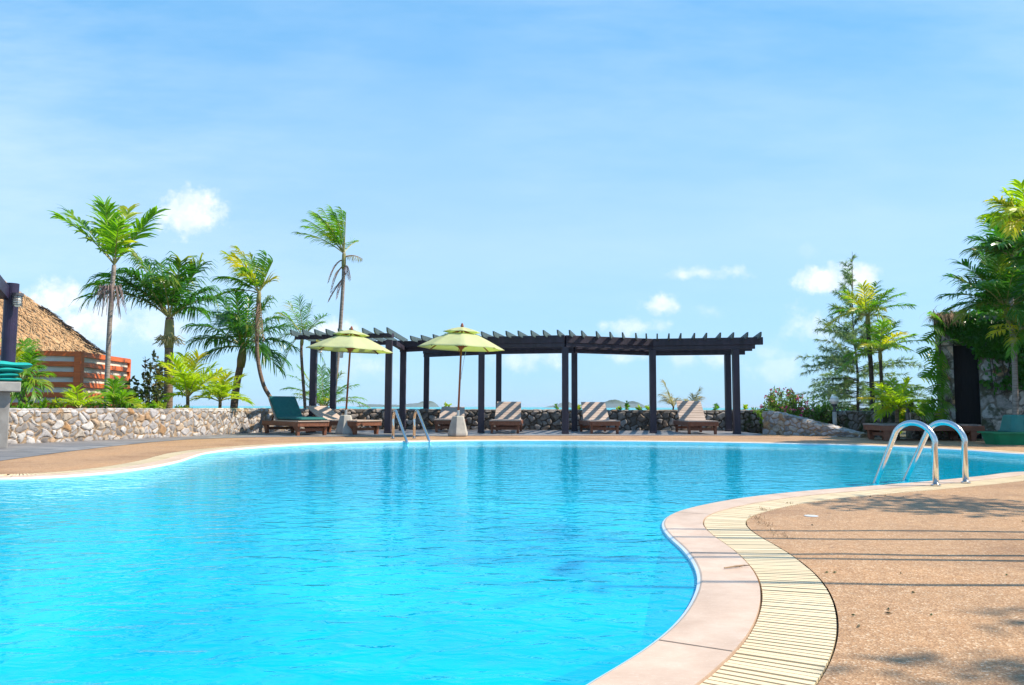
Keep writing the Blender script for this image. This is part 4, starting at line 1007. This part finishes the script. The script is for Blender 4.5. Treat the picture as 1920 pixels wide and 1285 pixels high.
palm('palm_tree', 'shorter palm of the right hand pair with its lower yellow tinged crown', [(1656, 775), (1653, 720), (1651, 680), (1650, 658)], 20.6, .045, .04,
     [(1574, 698, -.2, .5), (1582, 672, .3, .45), (1596, 640, -.3, .35), (1626, 612, .3, .25), (1654, 604, -.3, .2), (1680, 606, .3, .25), (1712, 630, -.3, .35), (1729, 640, .2, .35), (1700, 655, -.6, .5), (1620, 650, -.9, .4), (1672, 650, -.9, .4)], 'leaf_bright', .40, .042, 26, .35, 3, 'trunk_dark', .25, .45, None, seed=24)
palm('palm_clump', 'bright lime palm bush between the mossy wall end and the flat loungers', [(1682, 790), (1682, 768)], 18.35, .05, .04,
     [(1618, 748, -.2, .4), (1632, 732, .2, .35), (1650, 722, -.3, .3), (1672, 714, .4, .25), (1704, 714, -.2, .25), (1720, 728, .3, .35), (1734, 752, -.2, .45), (1640, 764, -.5, .5), (1722, 772, -.4, .6), (1664, 740, -.7, .4), (1700, 742, -.7, .4), (1650, 782, -.3, .7)], 'leaf_yellow', .36, .06, 20, .35, 3, 'trunk_brown', 0, .4, None, seed=25, cat='palm bush')
palm('young_palm', 'small wind blown palm behind the dark wall left of the last lounger', [(1262, 772), (1263, 762)], 25.2, .03, .025,
     [(1244, 716, -.1, .1), (1240, 740, .1, .5), (1241, 752, -.2, .6), (1274, 752, .2, .5), (1252, 738, .3, .3)], 'leaf_dry', .36, .03, 18, .3, 1, 'trunk_brown', 0, .5, Vector((-.25, 0, 0)), seed=26, cat='young palm', ragged=.3)
palm('young_palm', 'pale young palm peeking above the back of the last lounger', [(1296, 772), (1298, 764)], 25.2, .03, .025,
     [(1312, 730, -.1, .15), (1300, 742, .1, .3), (1285, 752, .1, .5), (1314, 745, .2, .3)], 'leaf_dry', .34, .026, 18, .3, 1, 'trunk_brown', 0, .5, Vector((.2, 0, 0)), seed=27, cat='young palm', ragged=.3)
# palms crowding over the tower on the right
palm('palm_tree', 'tall palm with yellow green crown at the upper right corner', [(1935, 800), (1930, 600), (1928, 420)], 16.2, .07, .06,
     [(1862, 376, -.2, .35), (1885, 362, .3, .3), (1915, 345, -.3, .2), (1960, 350, .2, .3), (1870, 420, -.5, .6), (1990, 400, .2, .5), (1895, 440, -.8, .7), (1850, 408, .5, .5), (1905, 395, -1.0, .5)], 'leaf_yellow', .48, .06, 26, .35, 4, 'trunk_grey', .4, .45, None, seed=28)
palm('palm_tree', 'dark palm with frond tips jutting left below the yellow green crown', [(1900, 800), (1898, 640), (1896, 480)], 21.2, .06, .05,
     [(1818, 470, -.3, .45), (1826, 448, .3, .4), (1850, 415, -.3, .3), (1832, 478, .5, .6), (1880, 410, .4, .3), (1920, 420, -.2, .3), (1850, 500, -.7, .7), (1950, 470, .2, .5), (1870, 460, -1, .5), (1915, 520, -.8, .7)], 'leaf_dark', .60, .075, 26, .4, 6, 'trunk_grey', .35, .45, None, seed=29)
palm('palm_tree', 'feathery palm reaching left over the roof of the stone tower', [(1904, 803), (1903, 700), (1899, 630), (1886, 578)], 16.9, .06, .05,
     [(1770, 556, -.3, .42), (1782, 520, .3, .35), (1800, 492, -.3, .3), (1782, 580, .3, .6), (1800, 598, -.4, .75), (1840, 480, .4, .25), (1870, 490, -.4, .3), (1910, 510, .2, .3), (1940, 560, -.2, .5), (1815, 540, -1.0, .45), (1850, 530, -1.2, .4), (1920, 600, -.9, .6)], 'leaf_dark', .54, .046, 34, .4, 5, 'trunk_grey', .35, .45, None, seed=30)
palm('palm_tree', 'low palm with one pale frond hanging before the ivy covered tower wall', [(1946, 805), (1940, 700), (1918, 618)], 16.6, .055, .05,
     [(1858, 630, -.5, .35, 'leaf_bright'), (1868, 612, -.2, .3, 'leaf_bright'), (1930, 650, -.3, .5), (1880, 590, .4, .3), (1960, 610, .2, .4), (1895, 670, -.6, .6)], 'leaf_mid', .34, .035, 24, .35, 4, 'trunk_grey', .2, .45, None, seed=31)
# slender palms added out of view on the right to throw shadow lines on the deck
for i, (x, y, h) in enumerate([(4.0, 4.60, 3.85), (4.1, 4.32, 4.0), (3.95, 3.86, 3.9), (4.05, 3.74, 4.1), (3.9, 3.21, 3.85)]):
    r8 = random.Random(80 + i); root = thing('young_palm', (x, y, 0), 'unseen slender palm added right of the view to throw a shadow line', 'young palm', 'unseen palms added right of the view for their shadow lines')
    a = MB(); sp = [(x + r8.uniform(-.015, .015), y + r8.uniform(-.02, .02) * (k > 0), h * k / 9) for k in range(10)]
    a.tube(sp, [.027 - .0014 * k for k in range(10)], 7); a.build('trunk', M['trunk_grey'], root, smooth=True); top = Vector(sp[-1])
    for k in range(4):
        az = k * 1.57 + r8.uniform(-.3, .3); v = Vector((math.cos(az), math.sin(az), r8.uniform(.5, 1.3))) * .34
        a, b = MB(), MB(); frond(a, b, top, top + v, .4, .13, .014, 10, r8, .5, rad=.005); o = a.build('frond', M['leaf_mid'], root); b.build('rachis', M['rachis'], o)

def leafquad(mb, p, d, up, l, w):
    s = d.cross(up)
    if s.length < .05: s = d.cross(Vector((1, .3, 0)))
    s.normalize(); mid = p + d * (l * .5) + up * (l * .06)
    mb.add([p, mid - s * w, p + d * l, mid + s * w], [(0, 1, 2, 3)])
def rv(rr): 
    while True:
        v = Vector((rr.uniform(-1, 1), rr.uniform(-1, 1), rr.uniform(-1, 1)))
        if .05 < v.length < 1: return v.normalized()
def shrub(name, label, base, h, spread, stems, leaves, ll, lw, m_leaf, m_stem='trunk_brown', seed=1, cat='shrub', flowers=0, group=None, stem_r=.012, up=1.0, start=.25):
    rr = random.Random(seed); base = Vector(base); root = thing(name, base, label, cat, group); st, lf, fl = MB(), MB(), MB(); tips = []
    for s in range(stems):
        az = rr.uniform(0, 6.28); sp = spread * rr.uniform(.2, 1) ; hh = h * rr.uniform(.6, 1) * (1 - .25 * sp / spread)
        tip = base + Vector((math.cos(az) * sp, math.sin(az) * sp, hh)); mid = base.lerp(tip, .5) + Vector((0, 0, hh * .12)) + rv(rr) * h * .05
        pts = [base + Vector((math.cos(az), math.sin(az), 0)) * .05, base.lerp(mid, .55) + rv(rr) * .02, mid, mid.lerp(tip, .55) + rv(rr) * h * .03, tip]
        st.tube(pts, [stem_r, stem_r * .9, stem_r * .7, stem_r * .5, stem_r * .25], 5, cap=False); tips.append(tip)
        for k in range(leaves):
            t = start + (1 - start) * (k + rr.random()) / leaves; f = t * 4; i = min(3, int(f)); p = pts[i].lerp(pts[i + 1], f - i)
            d = (rv(rr) + Vector((0, 0, .35 * up))).normalized(); leafquad(lf, p, d, rv(rr), ll * rr.uniform(.6, 1.15), lw * rr.uniform(.7, 1.1))
    st.build('stem', M[m_stem], root); lf.build('foliage', M[m_leaf], root)
    if flowers:
        for q in range(flowers):
            t = rr.choice(tips) + rv(rr) * .10
            for k in range(7): leafquad(fl, t + rv(rr) * .02, rv(rr), rv(rr), .055, .022)
        fl.build('blossom', M['pink'], root)
    return root
g_ = lambda px, d, z=-.04: Vector(((px - CX) / F * d, d, z))
shrub('oleander', 'oleander bush with pink blossoms above the sloping stone wall', g_(1462, 22.0), 1.42, .62, 30, 55, .13, .018, 'leaf_ole', 'trunk_brown', 3, 'flowering shrub', 34)
shrub('oleander', 'tall thin oleander stems with pink flowers beside the lamp, in front of its wall', g_(1492, 21.4), 1.40, .42, 20, 46, .13, .018, 'leaf_ole', 'trunk_brown', 4, 'flowering shrub', 26)
shrub('garden_shrub', 'loose green shrub immediately left of the globe lamp', g_(1535, 21.0), 1.15, .5, 22, 46, .12, .02, 'leaf_ole', 'trunk_brown', 5)
shrub('garden_shrub', 'low leafy plant hanging over the mossy wall right of the globe lamp', g_(1588, 21.6), .85, .5, 16, 40, .11, .02, 'leaf_mid', 'trunk_brown', 6)
shrub('garden_shrub', 'low shrub behind the top corner of the wedge wall', g_(1440, 23.0), .98, .5, 18, 44, .12, .02, 'leaf_ole', 'trunk_brown', 66)
shrub('garden_shrub', 'leafy green shrub between the mossy wall end and the short grey wall', Vector((10.1, 21.2, -.04)), 1.0, .75, 34, 60, .15, .03, 'leaf_mid', 'trunk_brown', 120, start=.1)
shrub('garden_shrub', 'pale green shrub beside the tower corner behind the short dark post', Vector((10.75, 20.6, -.04)), 1.05, .6, 26, 60, .15, .03, 'leaf_bright', 'trunk_brown', 121, start=.1)
shrub('dark_leaved_shrub', 'tall sparse shrub with purple brown leaves left of the flowering palm', g_(288, 20.6), 2.7, .75, 16, 34, .16, .042, 'leaf_red', 'trunk_dark', 7, start=.15)
shrub('dark_leaved_shrub', 'dark leafy shrub at the right end of the orange screen', g_(262, 19.6), 1.65, .5, 16, 40, .15, .045, 'leaf_red', 'trunk_dark', 8, start=.1)
shrub('garden_shrub', 'low bright green shrub on the wall below the purple leaved bush', g_(272, 17.6), .98, .55, 26, 60, .12, .03, 'leaf_bright', 'trunk_brown', 9, start=.3)
shrub('garden_shrub', 'low dark green shrub behind the wall right of the orange screen', g_(232, 17.4), .93, .45, 22, 50, .12, .03, 'leaf_mid', 'trunk_brown', 10, start=.3)
shrub('garden_shrub', 'low green shrub at the wall top left of the lime young palm', g_(322, 18.4), .88, .5, 22, 50, .12, .03, 'leaf_mid', 'trunk_brown', 101, start=.3)
shrub('garden_shrub', 'green undergrowth shrub beneath the leafy palm by the bar post', g_(70, 16.0), .98, .6, 26, 60, .14, .035, 'leaf_mid', 'trunk_brown', 110, start=.3)
for i, (px, z, lab) in enumerate([(1045, .25, 'leafy sprig on the dark wall just left of the middle post'), (1085, .25, 'leafy sprig on the wall beside the pale lounger'), (1160, .22, 'dark sprig on the wall right of the pale lounger, shorter one'), (1175, .34, 'tallest sprig on the wall right of the pale lounger'), (1200, .2, 'yellowish low sprig on the wall left of the fourth post'), (1215, .2, 'low sprig touching the fourth post on the wall'), (1342, .28, 'leafy sprig on the wall right of the last lounger'), (1396, .26, 'leafy sprig on the wall right of the last pergola post'), (840, .3, 'lone sprig above the wall behind the right parasol')]):
    shrub('wall_sprig', lab, g_(px, 24.28, .56), z, .10, 5, 9, .10, .03, 'leaf_yellow' if i % 3 else 'leaf_mid', 'trunk_brown', 30 + i, 'sprig', 0, 'sprigs growing on the dark wall', .006, start=.1)

def casuarina():
    rr = random.Random(21); d = 29.0; base = Vector(((1606 - CX) / F * d, d, -.04)); top = D(1598, 472, d); H = top.z
    root = thing('casuarina_tree', base, 'wispy grey green needle tree behind the pair of right hand palms', 'tree')
    t = MB(); bp = [base, base + Vector((.05, 0, H * .3)), base + Vector((-.05, .05, H * .6)), top]; t.tube(bp, [.06, .045, .022, .006], 8)
    cr = MB()
    def axis(f): 
        g = f * 3; i = min(2, int(g)); return bp[i].lerp(bp[i + 1], g - i)
    for b in range(190):
        f = .10 + .86 * (b / 190)
        if f > .62 and rr.random() < .35 + (f - .62): continue
        az = rr.uniform(0, 6.283); p0 = axis(f)
        L_ = (2.9 * (1 - f) ** .8 * rr.uniform(.55, 1.05) + .2) * (1.0 if f < .55 else .8)
        rise = .10 + 1.5 * f * f + rr.uniform(-.12, .12); v = Vector((math.cos(az), math.sin(az), rise)).normalized()
        pts = [p0]; dd = v.copy()
        for k in range(6): dd = (dd + Vector((0, 0, -.10 * (1 - f))) + rv(rr) * .10).normalized(); pts.append(pts[-1] + dd * L_ / 6)
        t.tube(pts, [.016 * (1 - f * .6) * (1 - .8 * k / 6) for k in range(7)], 4, cap=False)
        nt_ = int(3 + 13 * L_)
        for q in range(nt_):
            g = (.15 + .85 * (q + rr.random()) / nt_) * 6; i = min(5, int(g)); p = pts[i].lerp(pts[i + 1], g - i)
            tv = (dd * .7 + rv(rr) * .75).normalized()
            for n_ in range(11):
                dv = (tv + rv(rr) * .55 + Vector((0, 0, -.05))).normalized(); l = rr.uniform(.10, .26)
                e1 = p + dv * l * .5; e2 = e1 + (dv + Vector((0, 0, -.35))).normalized() * l * .5
                cr.ribbon([p, e1, e2], [.0058, .0058, .002], dv.cross(rv(rr)).normalized())
    t.build('trunk', M['trunk_dark'], root, smooth=True); cr.build('crown', M['needle'], root)
casuarina()

def leafy_tree(label, base, blobs, nleaf, ll, lw, m_leaf, seed, trunk_r=.12):
    rr = random.Random(seed); base = Vector(base); root = thing('leafy_tree', base, label, 'tree'); t, cr = MB(), MB()
    for (c_, r_) in blobs:
        c_ = Vector(c_); t.tube([base, base.lerp(c_, .5) + Vector((0, 0, .3)), c_], [trunk_r, trunk_r * .6, trunk_r * .15], 7, cap=False)
        for q in range(nleaf):
            v = rv(rr) * r_ * (rr.random() ** .45); v.z *= .9; p = c_ + v
            leafquad(cr, p, (v.normalized() * .6 + rv(rr) + Vector((0, 0, -.25))).normalized(), rv(rr), ll * rr.uniform(.6, 1.2), lw * rr.uniform(.7, 1.2))
    t.build('trunk', M['trunk_dark'], root, smooth=True); cr.build('crown', M[m_leaf], root)
leafy_tree('green leafy tree filling the space behind the right hand palms', g_(1905, 24.0), [(D(1895, 500, 23.6), .75), (D(1915, 440, 23.4), .7), (D(1900, 575, 23.8), .8), (D(1872, 560, 24), .5), (D(1935, 520, 23.6), .9), (D(1852, 592, 23.6), .42), (D(1945, 420, 23.2), .7), (D(1884, 470, 23.9), .45)], 520, .26, .06, 'leaf_mid', 51)
leafy_tree('broad shade tree standing outside the view to the right of the tower', (15.6, 16.0, -.04), [((14.6, 15.4, 4.2), 1.3), ((15.8, 16.6, 5.2), 1.4), ((16.4, 14.8, 4.4), 1.3), ((14.8, 17.6, 3.6), 1.2), ((16.6, 17.8, 4.0), 1.3), ((14.3, 14.0, 3.2), 1.0), ((13.5, 16.9, 5.6), .95), ((13.3, 15.8, 5.2), 1.1)], 1100, .26, .075, 'leaf_deep', 52, .2)
leafy_tree('airy garden tree outside the view shading the right of the deck', (7.0, 5.6, -.04), [((6.5, 5.80, 4.1), .5), ((7.1, 5.95, 4.4), .55), ((7.4, 5.6, 4.7), .5)], 200, .15, .03, 'leaf_mid', 53, .05)
leafy_tree('airy garden tree outside the view shading the bottom of the deck', (6.0, 2.1, -.04), [((5.8, 2.06, 5.1), .28), ((6.15, 2.0, 5.2), .28), ((6.3, 2.62, 5.1), .18)], 55, .14, .026, 'leaf_mid', 54, .05)

# ------------------------------------------------------------------ stone tower with ivy
TX0, TX1, TY, TZ = 9.95, 13.6, 18.75, 2.70
TA = R(-28); TU = Vector((math.cos(TA), math.sin(TA), 0)); TV = Vector((-math.sin(TA), math.cos(TA), 0))
def tw(x, y, z=0):
    return Vector((TX0, TY, 0)) + TU * (x - TX0) + TV * (y - TY) + Vector((0, 0, z))
def tower():
    root = thing('stone_tower', (11.6, 19.8, -.04), 'square stone clad tower with a tall dark doorway under ivy', 'stone tower')
    dx0, dx1, dz = TX0 + .39, TX0 + .87, 2.16
    def clad(path, top, base, seed):
        o = stone_wall('cladding', None, [tuple(tw(*q)[:2]) for q in path], lambda f: top, .18, M['stone_tower'], 1, seed, .27, .03, .018, base)
        for k in ('label', 'category'):
            if k in o: del o[k]
        loc = o.location.copy(); o.parent = root; o.location = loc - root.location; return o
    clad([(TX0, TY), (dx0 - .12, TY), (dx0, TY)], TZ, -.05, 61)
    clad([(dx1, TY), (12.3, TY), (TX1, TY)], TZ, -.05, 62)
    clad([(dx0 + .002, TY), ((dx0 + dx1) / 2, TY), (dx1 - .002, TY)], TZ - .002, dz, 63)
    clad([(TX0 + .02, TY + 2.2), (TX0 + .02, TY + 1), (TX0 + .02, TY + .19)], TZ - .004, -.05, 64)
    a = MB(); a.box(((TX0 + TX1) / 2, TY + 2.35, TZ / 2), (TX1 - TX0, .2, TZ)); a.box((TX1 - .1, TY + 1.2, TZ / 2), (.2, 2.0, TZ - .01)); a.v = [tw(*q) for q in a.v]; a.build('back_wall', M['concrete_dark'], root)
    a = MB(); a.box(((TX0 + TX1) / 2, TY + 1.2, TZ + .06), (TX1 - TX0 + .04, 2.5, .10)); a.v = [tw(*q) for q in a.v]; a.build('roof', M['concrete_dark'], root)
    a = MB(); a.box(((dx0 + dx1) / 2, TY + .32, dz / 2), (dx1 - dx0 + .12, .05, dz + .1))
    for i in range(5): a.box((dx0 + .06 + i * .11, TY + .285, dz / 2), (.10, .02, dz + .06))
    a.v = [tw(*q) for q in a.v]; a.build('doorway_dark', M['darkness'], root)  # near black boarding fills the doorway, interior shade put into its colour
tower()
def ivy():
    rr = random.Random(31); mb = MB(); st = MB()
    root = thing('ivy', (11.0, TY - .05, TZ), 'dark green ivy draped over the top of the stone tower and its doorway', 'climbing plant')
    def cover(x):     # lowest z of the leaves at that x
        q_ = tw(x, TY); px = CX + q_.x / q_.y * F
        xs = [1784, 1795, 1815, 1830, 1838, 1850, 1870, 1890, 1910, 1930, 1960]; zs = [2.42, 2.28, 2.16, 1.9, 1.3, 1.1, 1.0, .9, 1.0, .7, .8]
        return float(np.interp(px, xs, zs))
    for q in range(13000):
        x = rr.uniform(TX0 + .12, TX1 + .1); lo = cover(x); z = lo + (TZ + .22 - lo) * rr.random() ** .6
        dens = 1 if z > lo + .25 else .5
        if rr.random() > dens: continue
        # bare stone shows through in places on the right wall
        if z < 2.15 and math.sin(x * 5.1 + z * 3.0) + math.sin(z * 7 - x * 2.3) < -.2 and rr.random() < .93: continue
        p = tw(x, TY - .05 - rr.uniform(0, .10), z) if z < TZ + .02 else tw(x, TY + rr.uniform(-.12, .6), z)
        leafquad(mb, p, (Vector((rr.uniform(-1, 1), rr.uniform(-.6, 0), rr.uniform(-1.3, .2)))).normalized(), Vector((rr.uniform(-.4, .4), -1, rr.uniform(-.2, .5))).normalized(), rr.uniform(.08, .15), rr.uniform(.028, .046))
    for k in range(16):
        x = rr.uniform(TX0 + .6, TX1); lo = cover(x) + .1; st.tube([tw(x, TY - .05, TZ + .05), tw(x + rr.uniform(-.1, .1), TY - .06, (TZ + lo) / 2), tw(x + rr.uniform(-.2, .2), TY - .05, lo)], .01, 5)
    st.build('stem', M['trunk_dark'], root); mb.build('foliage', M['leaf_dark'], root)
    rg = thing('dry_grass', (TX0 + .2, TY, TZ + .1), 'brown dead grass hanging over the left corner of the tower roof', 'dry grass'); g = MB()
    for q in range(520):
        p = tw(rr.uniform(TX0 - .06, TX0 + .40), TY + rr.uniform(-.1, .3), TZ + .1 + rr.uniform(0, .08))
        v = Vector((rr.uniform(-.35, .25), -rr.uniform(.1, .5), rr.uniform(.2, .7))).normalized(); l = rr.uniform(.2, .6)
        ps = [p]
        for k in range(4): v = (v + Vector((0, 0, -.55))).normalized(); ps.append(ps[-1] + v * l / 4)
        g.ribbon(ps, [.006, .006, .005, .002, .001][:5], Vector((1, 0, 0)))
    g.build('blades', M['drygrass'], rg)
    mo = thing('climbing_philodendron', (9.75, TY, .55), 'split leaf climber hanging down the left side of the tower', 'climbing plant'); L_ = MB(); s2 = MB()
    def bigleaf(p, d, up, l, w):
        s = d.cross(up).normalized(); k = 6
        L_.ribbon([p, p + d * l * .5, p + d * l], [w * .12, w * .16, w * .06], s)
        for i in range(k):
            t = (i + .5) / k; q = p + d * (l * t); ww = w * math.sin(math.pi * (.18 + .74 * t))
            for sg in (-1, 1):
                dv = (s * sg + d * .35 - up * .15).normalized(); L_.ribbon([q, q + dv * ww * .6, q + dv * ww - Vector((0, 0, ww * .3))], [l * .05, l * .055, l * .015], d)
    pts = [D(*a) for a in [(1772, 800, 18.55), (1768, 760, 18.5), (1766, 720, 18.5), (1764, 690, 18.5), (1762, 650, 18.5), (1766, 615, 18.6), (1772, 604, 18.7)]]
    s2.tube(pts, .022, 6); s2.build('stem', M['trunk_dark'], mo)
    tgt = [(1757, 612), (1768, 600), (1748, 640), (1740, 655), (1757, 660), (1765, 668), (1750, 692), (1762, 700), (1745, 700), (1768, 720), (1756, 728), (1764, 745), (1752, 752), (1768, 768), (1760, 600), (1752, 625), (1770, 640), (1748, 778), (1762, 778), (1772, 755), (1738, 770)]
    for px, py in tgt:
        q = D(px, py, 18.45 + rr.uniform(-.2, .15)); c_ = min(pts, key=lambda a: (a - q).length); dd = (q - c_ + Vector((-.12, -.12, -.05 + rr.uniform(-.2, .05)))).normalized()
        bigleaf(q - dd * .12, dd, Vector((rr.uniform(-.2, .3), -.6, .7)).normalized(), rr.uniform(.42, .58), rr.uniform(.24, .32))
    L_.build('foliage', M['leaf_mid'], mo)
ivy()
# low post beside the lime palm
c = MB(); q = g_(1704, 19.0, 0); c.box((q.x, q.y, .40), (.12, .12, .80)); c.box((q.x, q.y, .815), (.14, .14, .03)); tag(c.build('wooden_post', M['pergola'], origin=(q.x, q.y, 0)), 'short dark square post beside the lime palm bush', 'post')

# ------------------------------------------------------------------ globe lamp
def globe_lamp():
    q = g_(1563, 20.4, -.04); root = thing('garden_lamp', q, 'garden lamp with a white globe on a grey post behind the sloping wall', 'lamp')
    a = MB(); a.tube([(q.x, q.y, -.04), (q.x, q.y, .60)], .052, 14); a.build('post', M['concrete'], root, smooth=True)
    a = MB(); a.lathe([(.05, .60), (.055, .62), (.03, .66), (.028, .72), (.06, .755), (.075, .79), (.05, .80)], (q.x, q.y, 0), 16); a.tube([(q.x + .03, q.y, .66), (q.x + .08, q.y, .70), (q.x + .07, q.y, .76)], .012, 6); a.build('collar', M['lamp_metal'], root, smooth=True)
    a = MB(); prof = [(.112 * math.sin(t), .89 - .112 * math.cos(t)) for t in [.25 + i * (math.pi - .3) / 16 for i in range(17)]]; a.lathe(prof, (q.x, q.y, 0), 24); a.build('globe', M['lamp_glass'], root, smooth=True)
    a = MB()
    for z in (.85, .93): r_ = math.sqrt(.112 ** 2 - (z - .89) ** 2) + .002; a.tube([(q.x + r_ * math.cos(t), q.y + r_ * math.sin(t), z) for t in [i * math.pi / 12 for i in range(25)]], .003, 4)
    a.build('ring', M['lamp_metal'], root)
globe_lamp()

# ------------------------------------------------------------------ plastic tubs
def tubs():
    def tub(name, label, c_, w, d, h, taper, m_, inv=False):
        mb = MB(); lv = []
        def ring(sx, sy, z, r_=.08):
            pts = []
            for (cx_, cy_, a0) in ((1, 1, 0), (-1, 1, 90), (-1, -1, 180), (1, -1, 270)):
                for k in range(5):
                    a = R(a0 + k * 22.5); pts.append((c_.x + cx_ * (sx / 2 - r_) + r_ * math.cos(a), c_.y + cy_ * (sy / 2 - r_) + r_ * math.sin(a), c_.z + z))
            return pts
        if not inv: seq = [(w * taper, d * taper, 0), (w * .97, d * .97, h - .03), (w + .07, d + .07, h - .028), (w + .07, d + .07, h), (w - .03, d - .03, h), (w * taper - .04, d * taper - .04, .02)]
        else: seq = [(w + .05, d + .05, 0), (w + .05, d + .05, .03), (w, d, .032), (w * taper, d * taper, h - .02), (w * taper - .04, d * taper - .04, h)]
        n = 20
        for s in seq: mb.v.extend(Vector(p) for p in ring(*s))
        k = len(seq)
        for i in range(k - 1):
            for j in range(n): mb.f.append((i * n + j, i * n + (j + 1) % n, (i + 1) * n + (j + 1) % n, (i + 1) * n + j))
        mb.f.append(tuple(reversed(range(n)))); mb.f.append(tuple((k - 1) * n + j for j in range(n)))
        return tag(mb.build(name, m_, origin=(c_.x, c_.y, c_.z), smooth=False), label, 'plastic tub')
    tub('plastic_tub', 'green plastic tub standing on the deck at the right edge', Vector((9.72, 15.75, 0)), .86, .55, .245, .82, M['tub'])
    o = tub('plastic_tub', 'blue green plastic crate turned upside down on the green tub', Vector((10.02, 15.75, .247)), .72, .46, .33, .86, M['tub_blue'], True)
    a = MB(); a.box((10.0, 15.515, .40), (.16, .03, .13)); a.build('dark_handle_block', M['darkness'], o)  # dark block on the crate front, the recess shade put into its colour
tubs()

# ------------------------------------------------------------------ small things on the deck
q = G(1521, 968); c = MB(); c.lathe([(.044, .001), (.044, .003), (.036, .004), (.010, .004)], q, 24); tag(c.build('drain_cover', M['white_plastic'], origin=q), 'small round white cover set into the tan deck', 'drain cover')
q = G(1362, 1067); c = MB(); c.tube([G(1358, 1069.5) + Vector((0, 0, .010)), G(1380, 1067) + Vector((0, 0, .012)), G(1394, 1064.5) + Vector((0, 0, .010)), G(1406, 1065.5) + Vector((0, 0, .012))], [.003, .004, .003, .0015], 5)
c.tube([G(1380, 1067) + Vector((0, 0, .012)), G(1392, 1069) + Vector((0, 0, .012))], [.002, .001], 4); tag(c.build('dry_twig', M['drygrass'], origin=q), 'thin dry brown twig lying on the smooth coping', 'twig')
rr = random.Random(9); c = MB()
for (px, py, sp, n_) in [(1432, 956, .018, 45), (1420, 972, .022, 70), (1434, 984, .025, 50), (1476, 945, .02, 25), (1464, 1006, .02, 30), (1450, 998, .02, 25)]:
    q = G(px, py)
    for k in range(n_):
        p = q + Vector((rr.gauss(0, sp), rr.gauss(0, sp * 3), .001)); v = Vector((rr.uniform(-1, 1), rr.uniform(-1, 1), rr.uniform(.1, .9))).normalized()
        c.ribbon([p, p + v * .012, p + v * .022 + Vector((0, 0, -.004))], [.0012, .0014, .0004], v.cross(Vector((0, 0, 1))).normalized())
tag(c.build('weeds', M['drygrass']), 'dry weeds growing in the crack beside the drain grating', 'weeds', kind='stuff')
spots = [(1565, 1075), (1689, 1077), (1712, 1113), (1666, 1144), (1666, 1152), (1600, 1156), (1746, 1155), (1550, 1075), (1610, 1176), (1632, 932), (1660, 931), (1800, 918), (1694, 933), (1523, 986), (1593, 957), (1887, 1080), (1918, 979)]
for i, (px, py) in enumerate(spots):
    q = G(px, py); mb = MB(); a = rr.uniform(0, 6.28); l = rr.uniform(.007, .013); d = Vector((math.cos(a), math.sin(a), 0)); s = Vector((-d.y, d.x, 0))
    mb.add([q + d * l + Vector((0, 0, .004)), q + s * l * .4 + Vector((0, 0, .002)), q - d * l + Vector((0, 0, .005)), q - s * l * .4 + Vector((0, 0, .003)), q + Vector((0, 0, .009))], [(0, 1, 4), (1, 2, 4), (2, 3, 4), (3, 0, 4), (3, 2, 1, 0)])
    tag(mb.build('fallen_leaf', M['leaf_red'], origin=q), 'tiny dark fallen leaf lying on the tan deck', 'fallen leaf', 'fallen leaves scattered on the deck')

# ------------------------------------------------------------------ sea air
c = MB(); c.box((0, 4550, 3.2), (19000, 9900, 14.8))
hm_ = bpy.data.materials.new('humid_air'); hm_.use_nodes = True; nt = hm_.node_tree; nt.nodes.remove(nt.nodes['Principled BSDF'])
pv_ = nt.nodes.new('ShaderNodeVolumePrincipled'); pv_.inputs['Density'].default_value = .00016; pv_.inputs['Color'].default_value = (.72, .86, 1, 1)
nt.links.new(pv_.outputs[0], nt.nodes['Material Output'].inputs['Volume'])
tag(c.build('haze', hm_), 'thin pale sea haze filling the air over the bay', 'haze', kind='stuff')
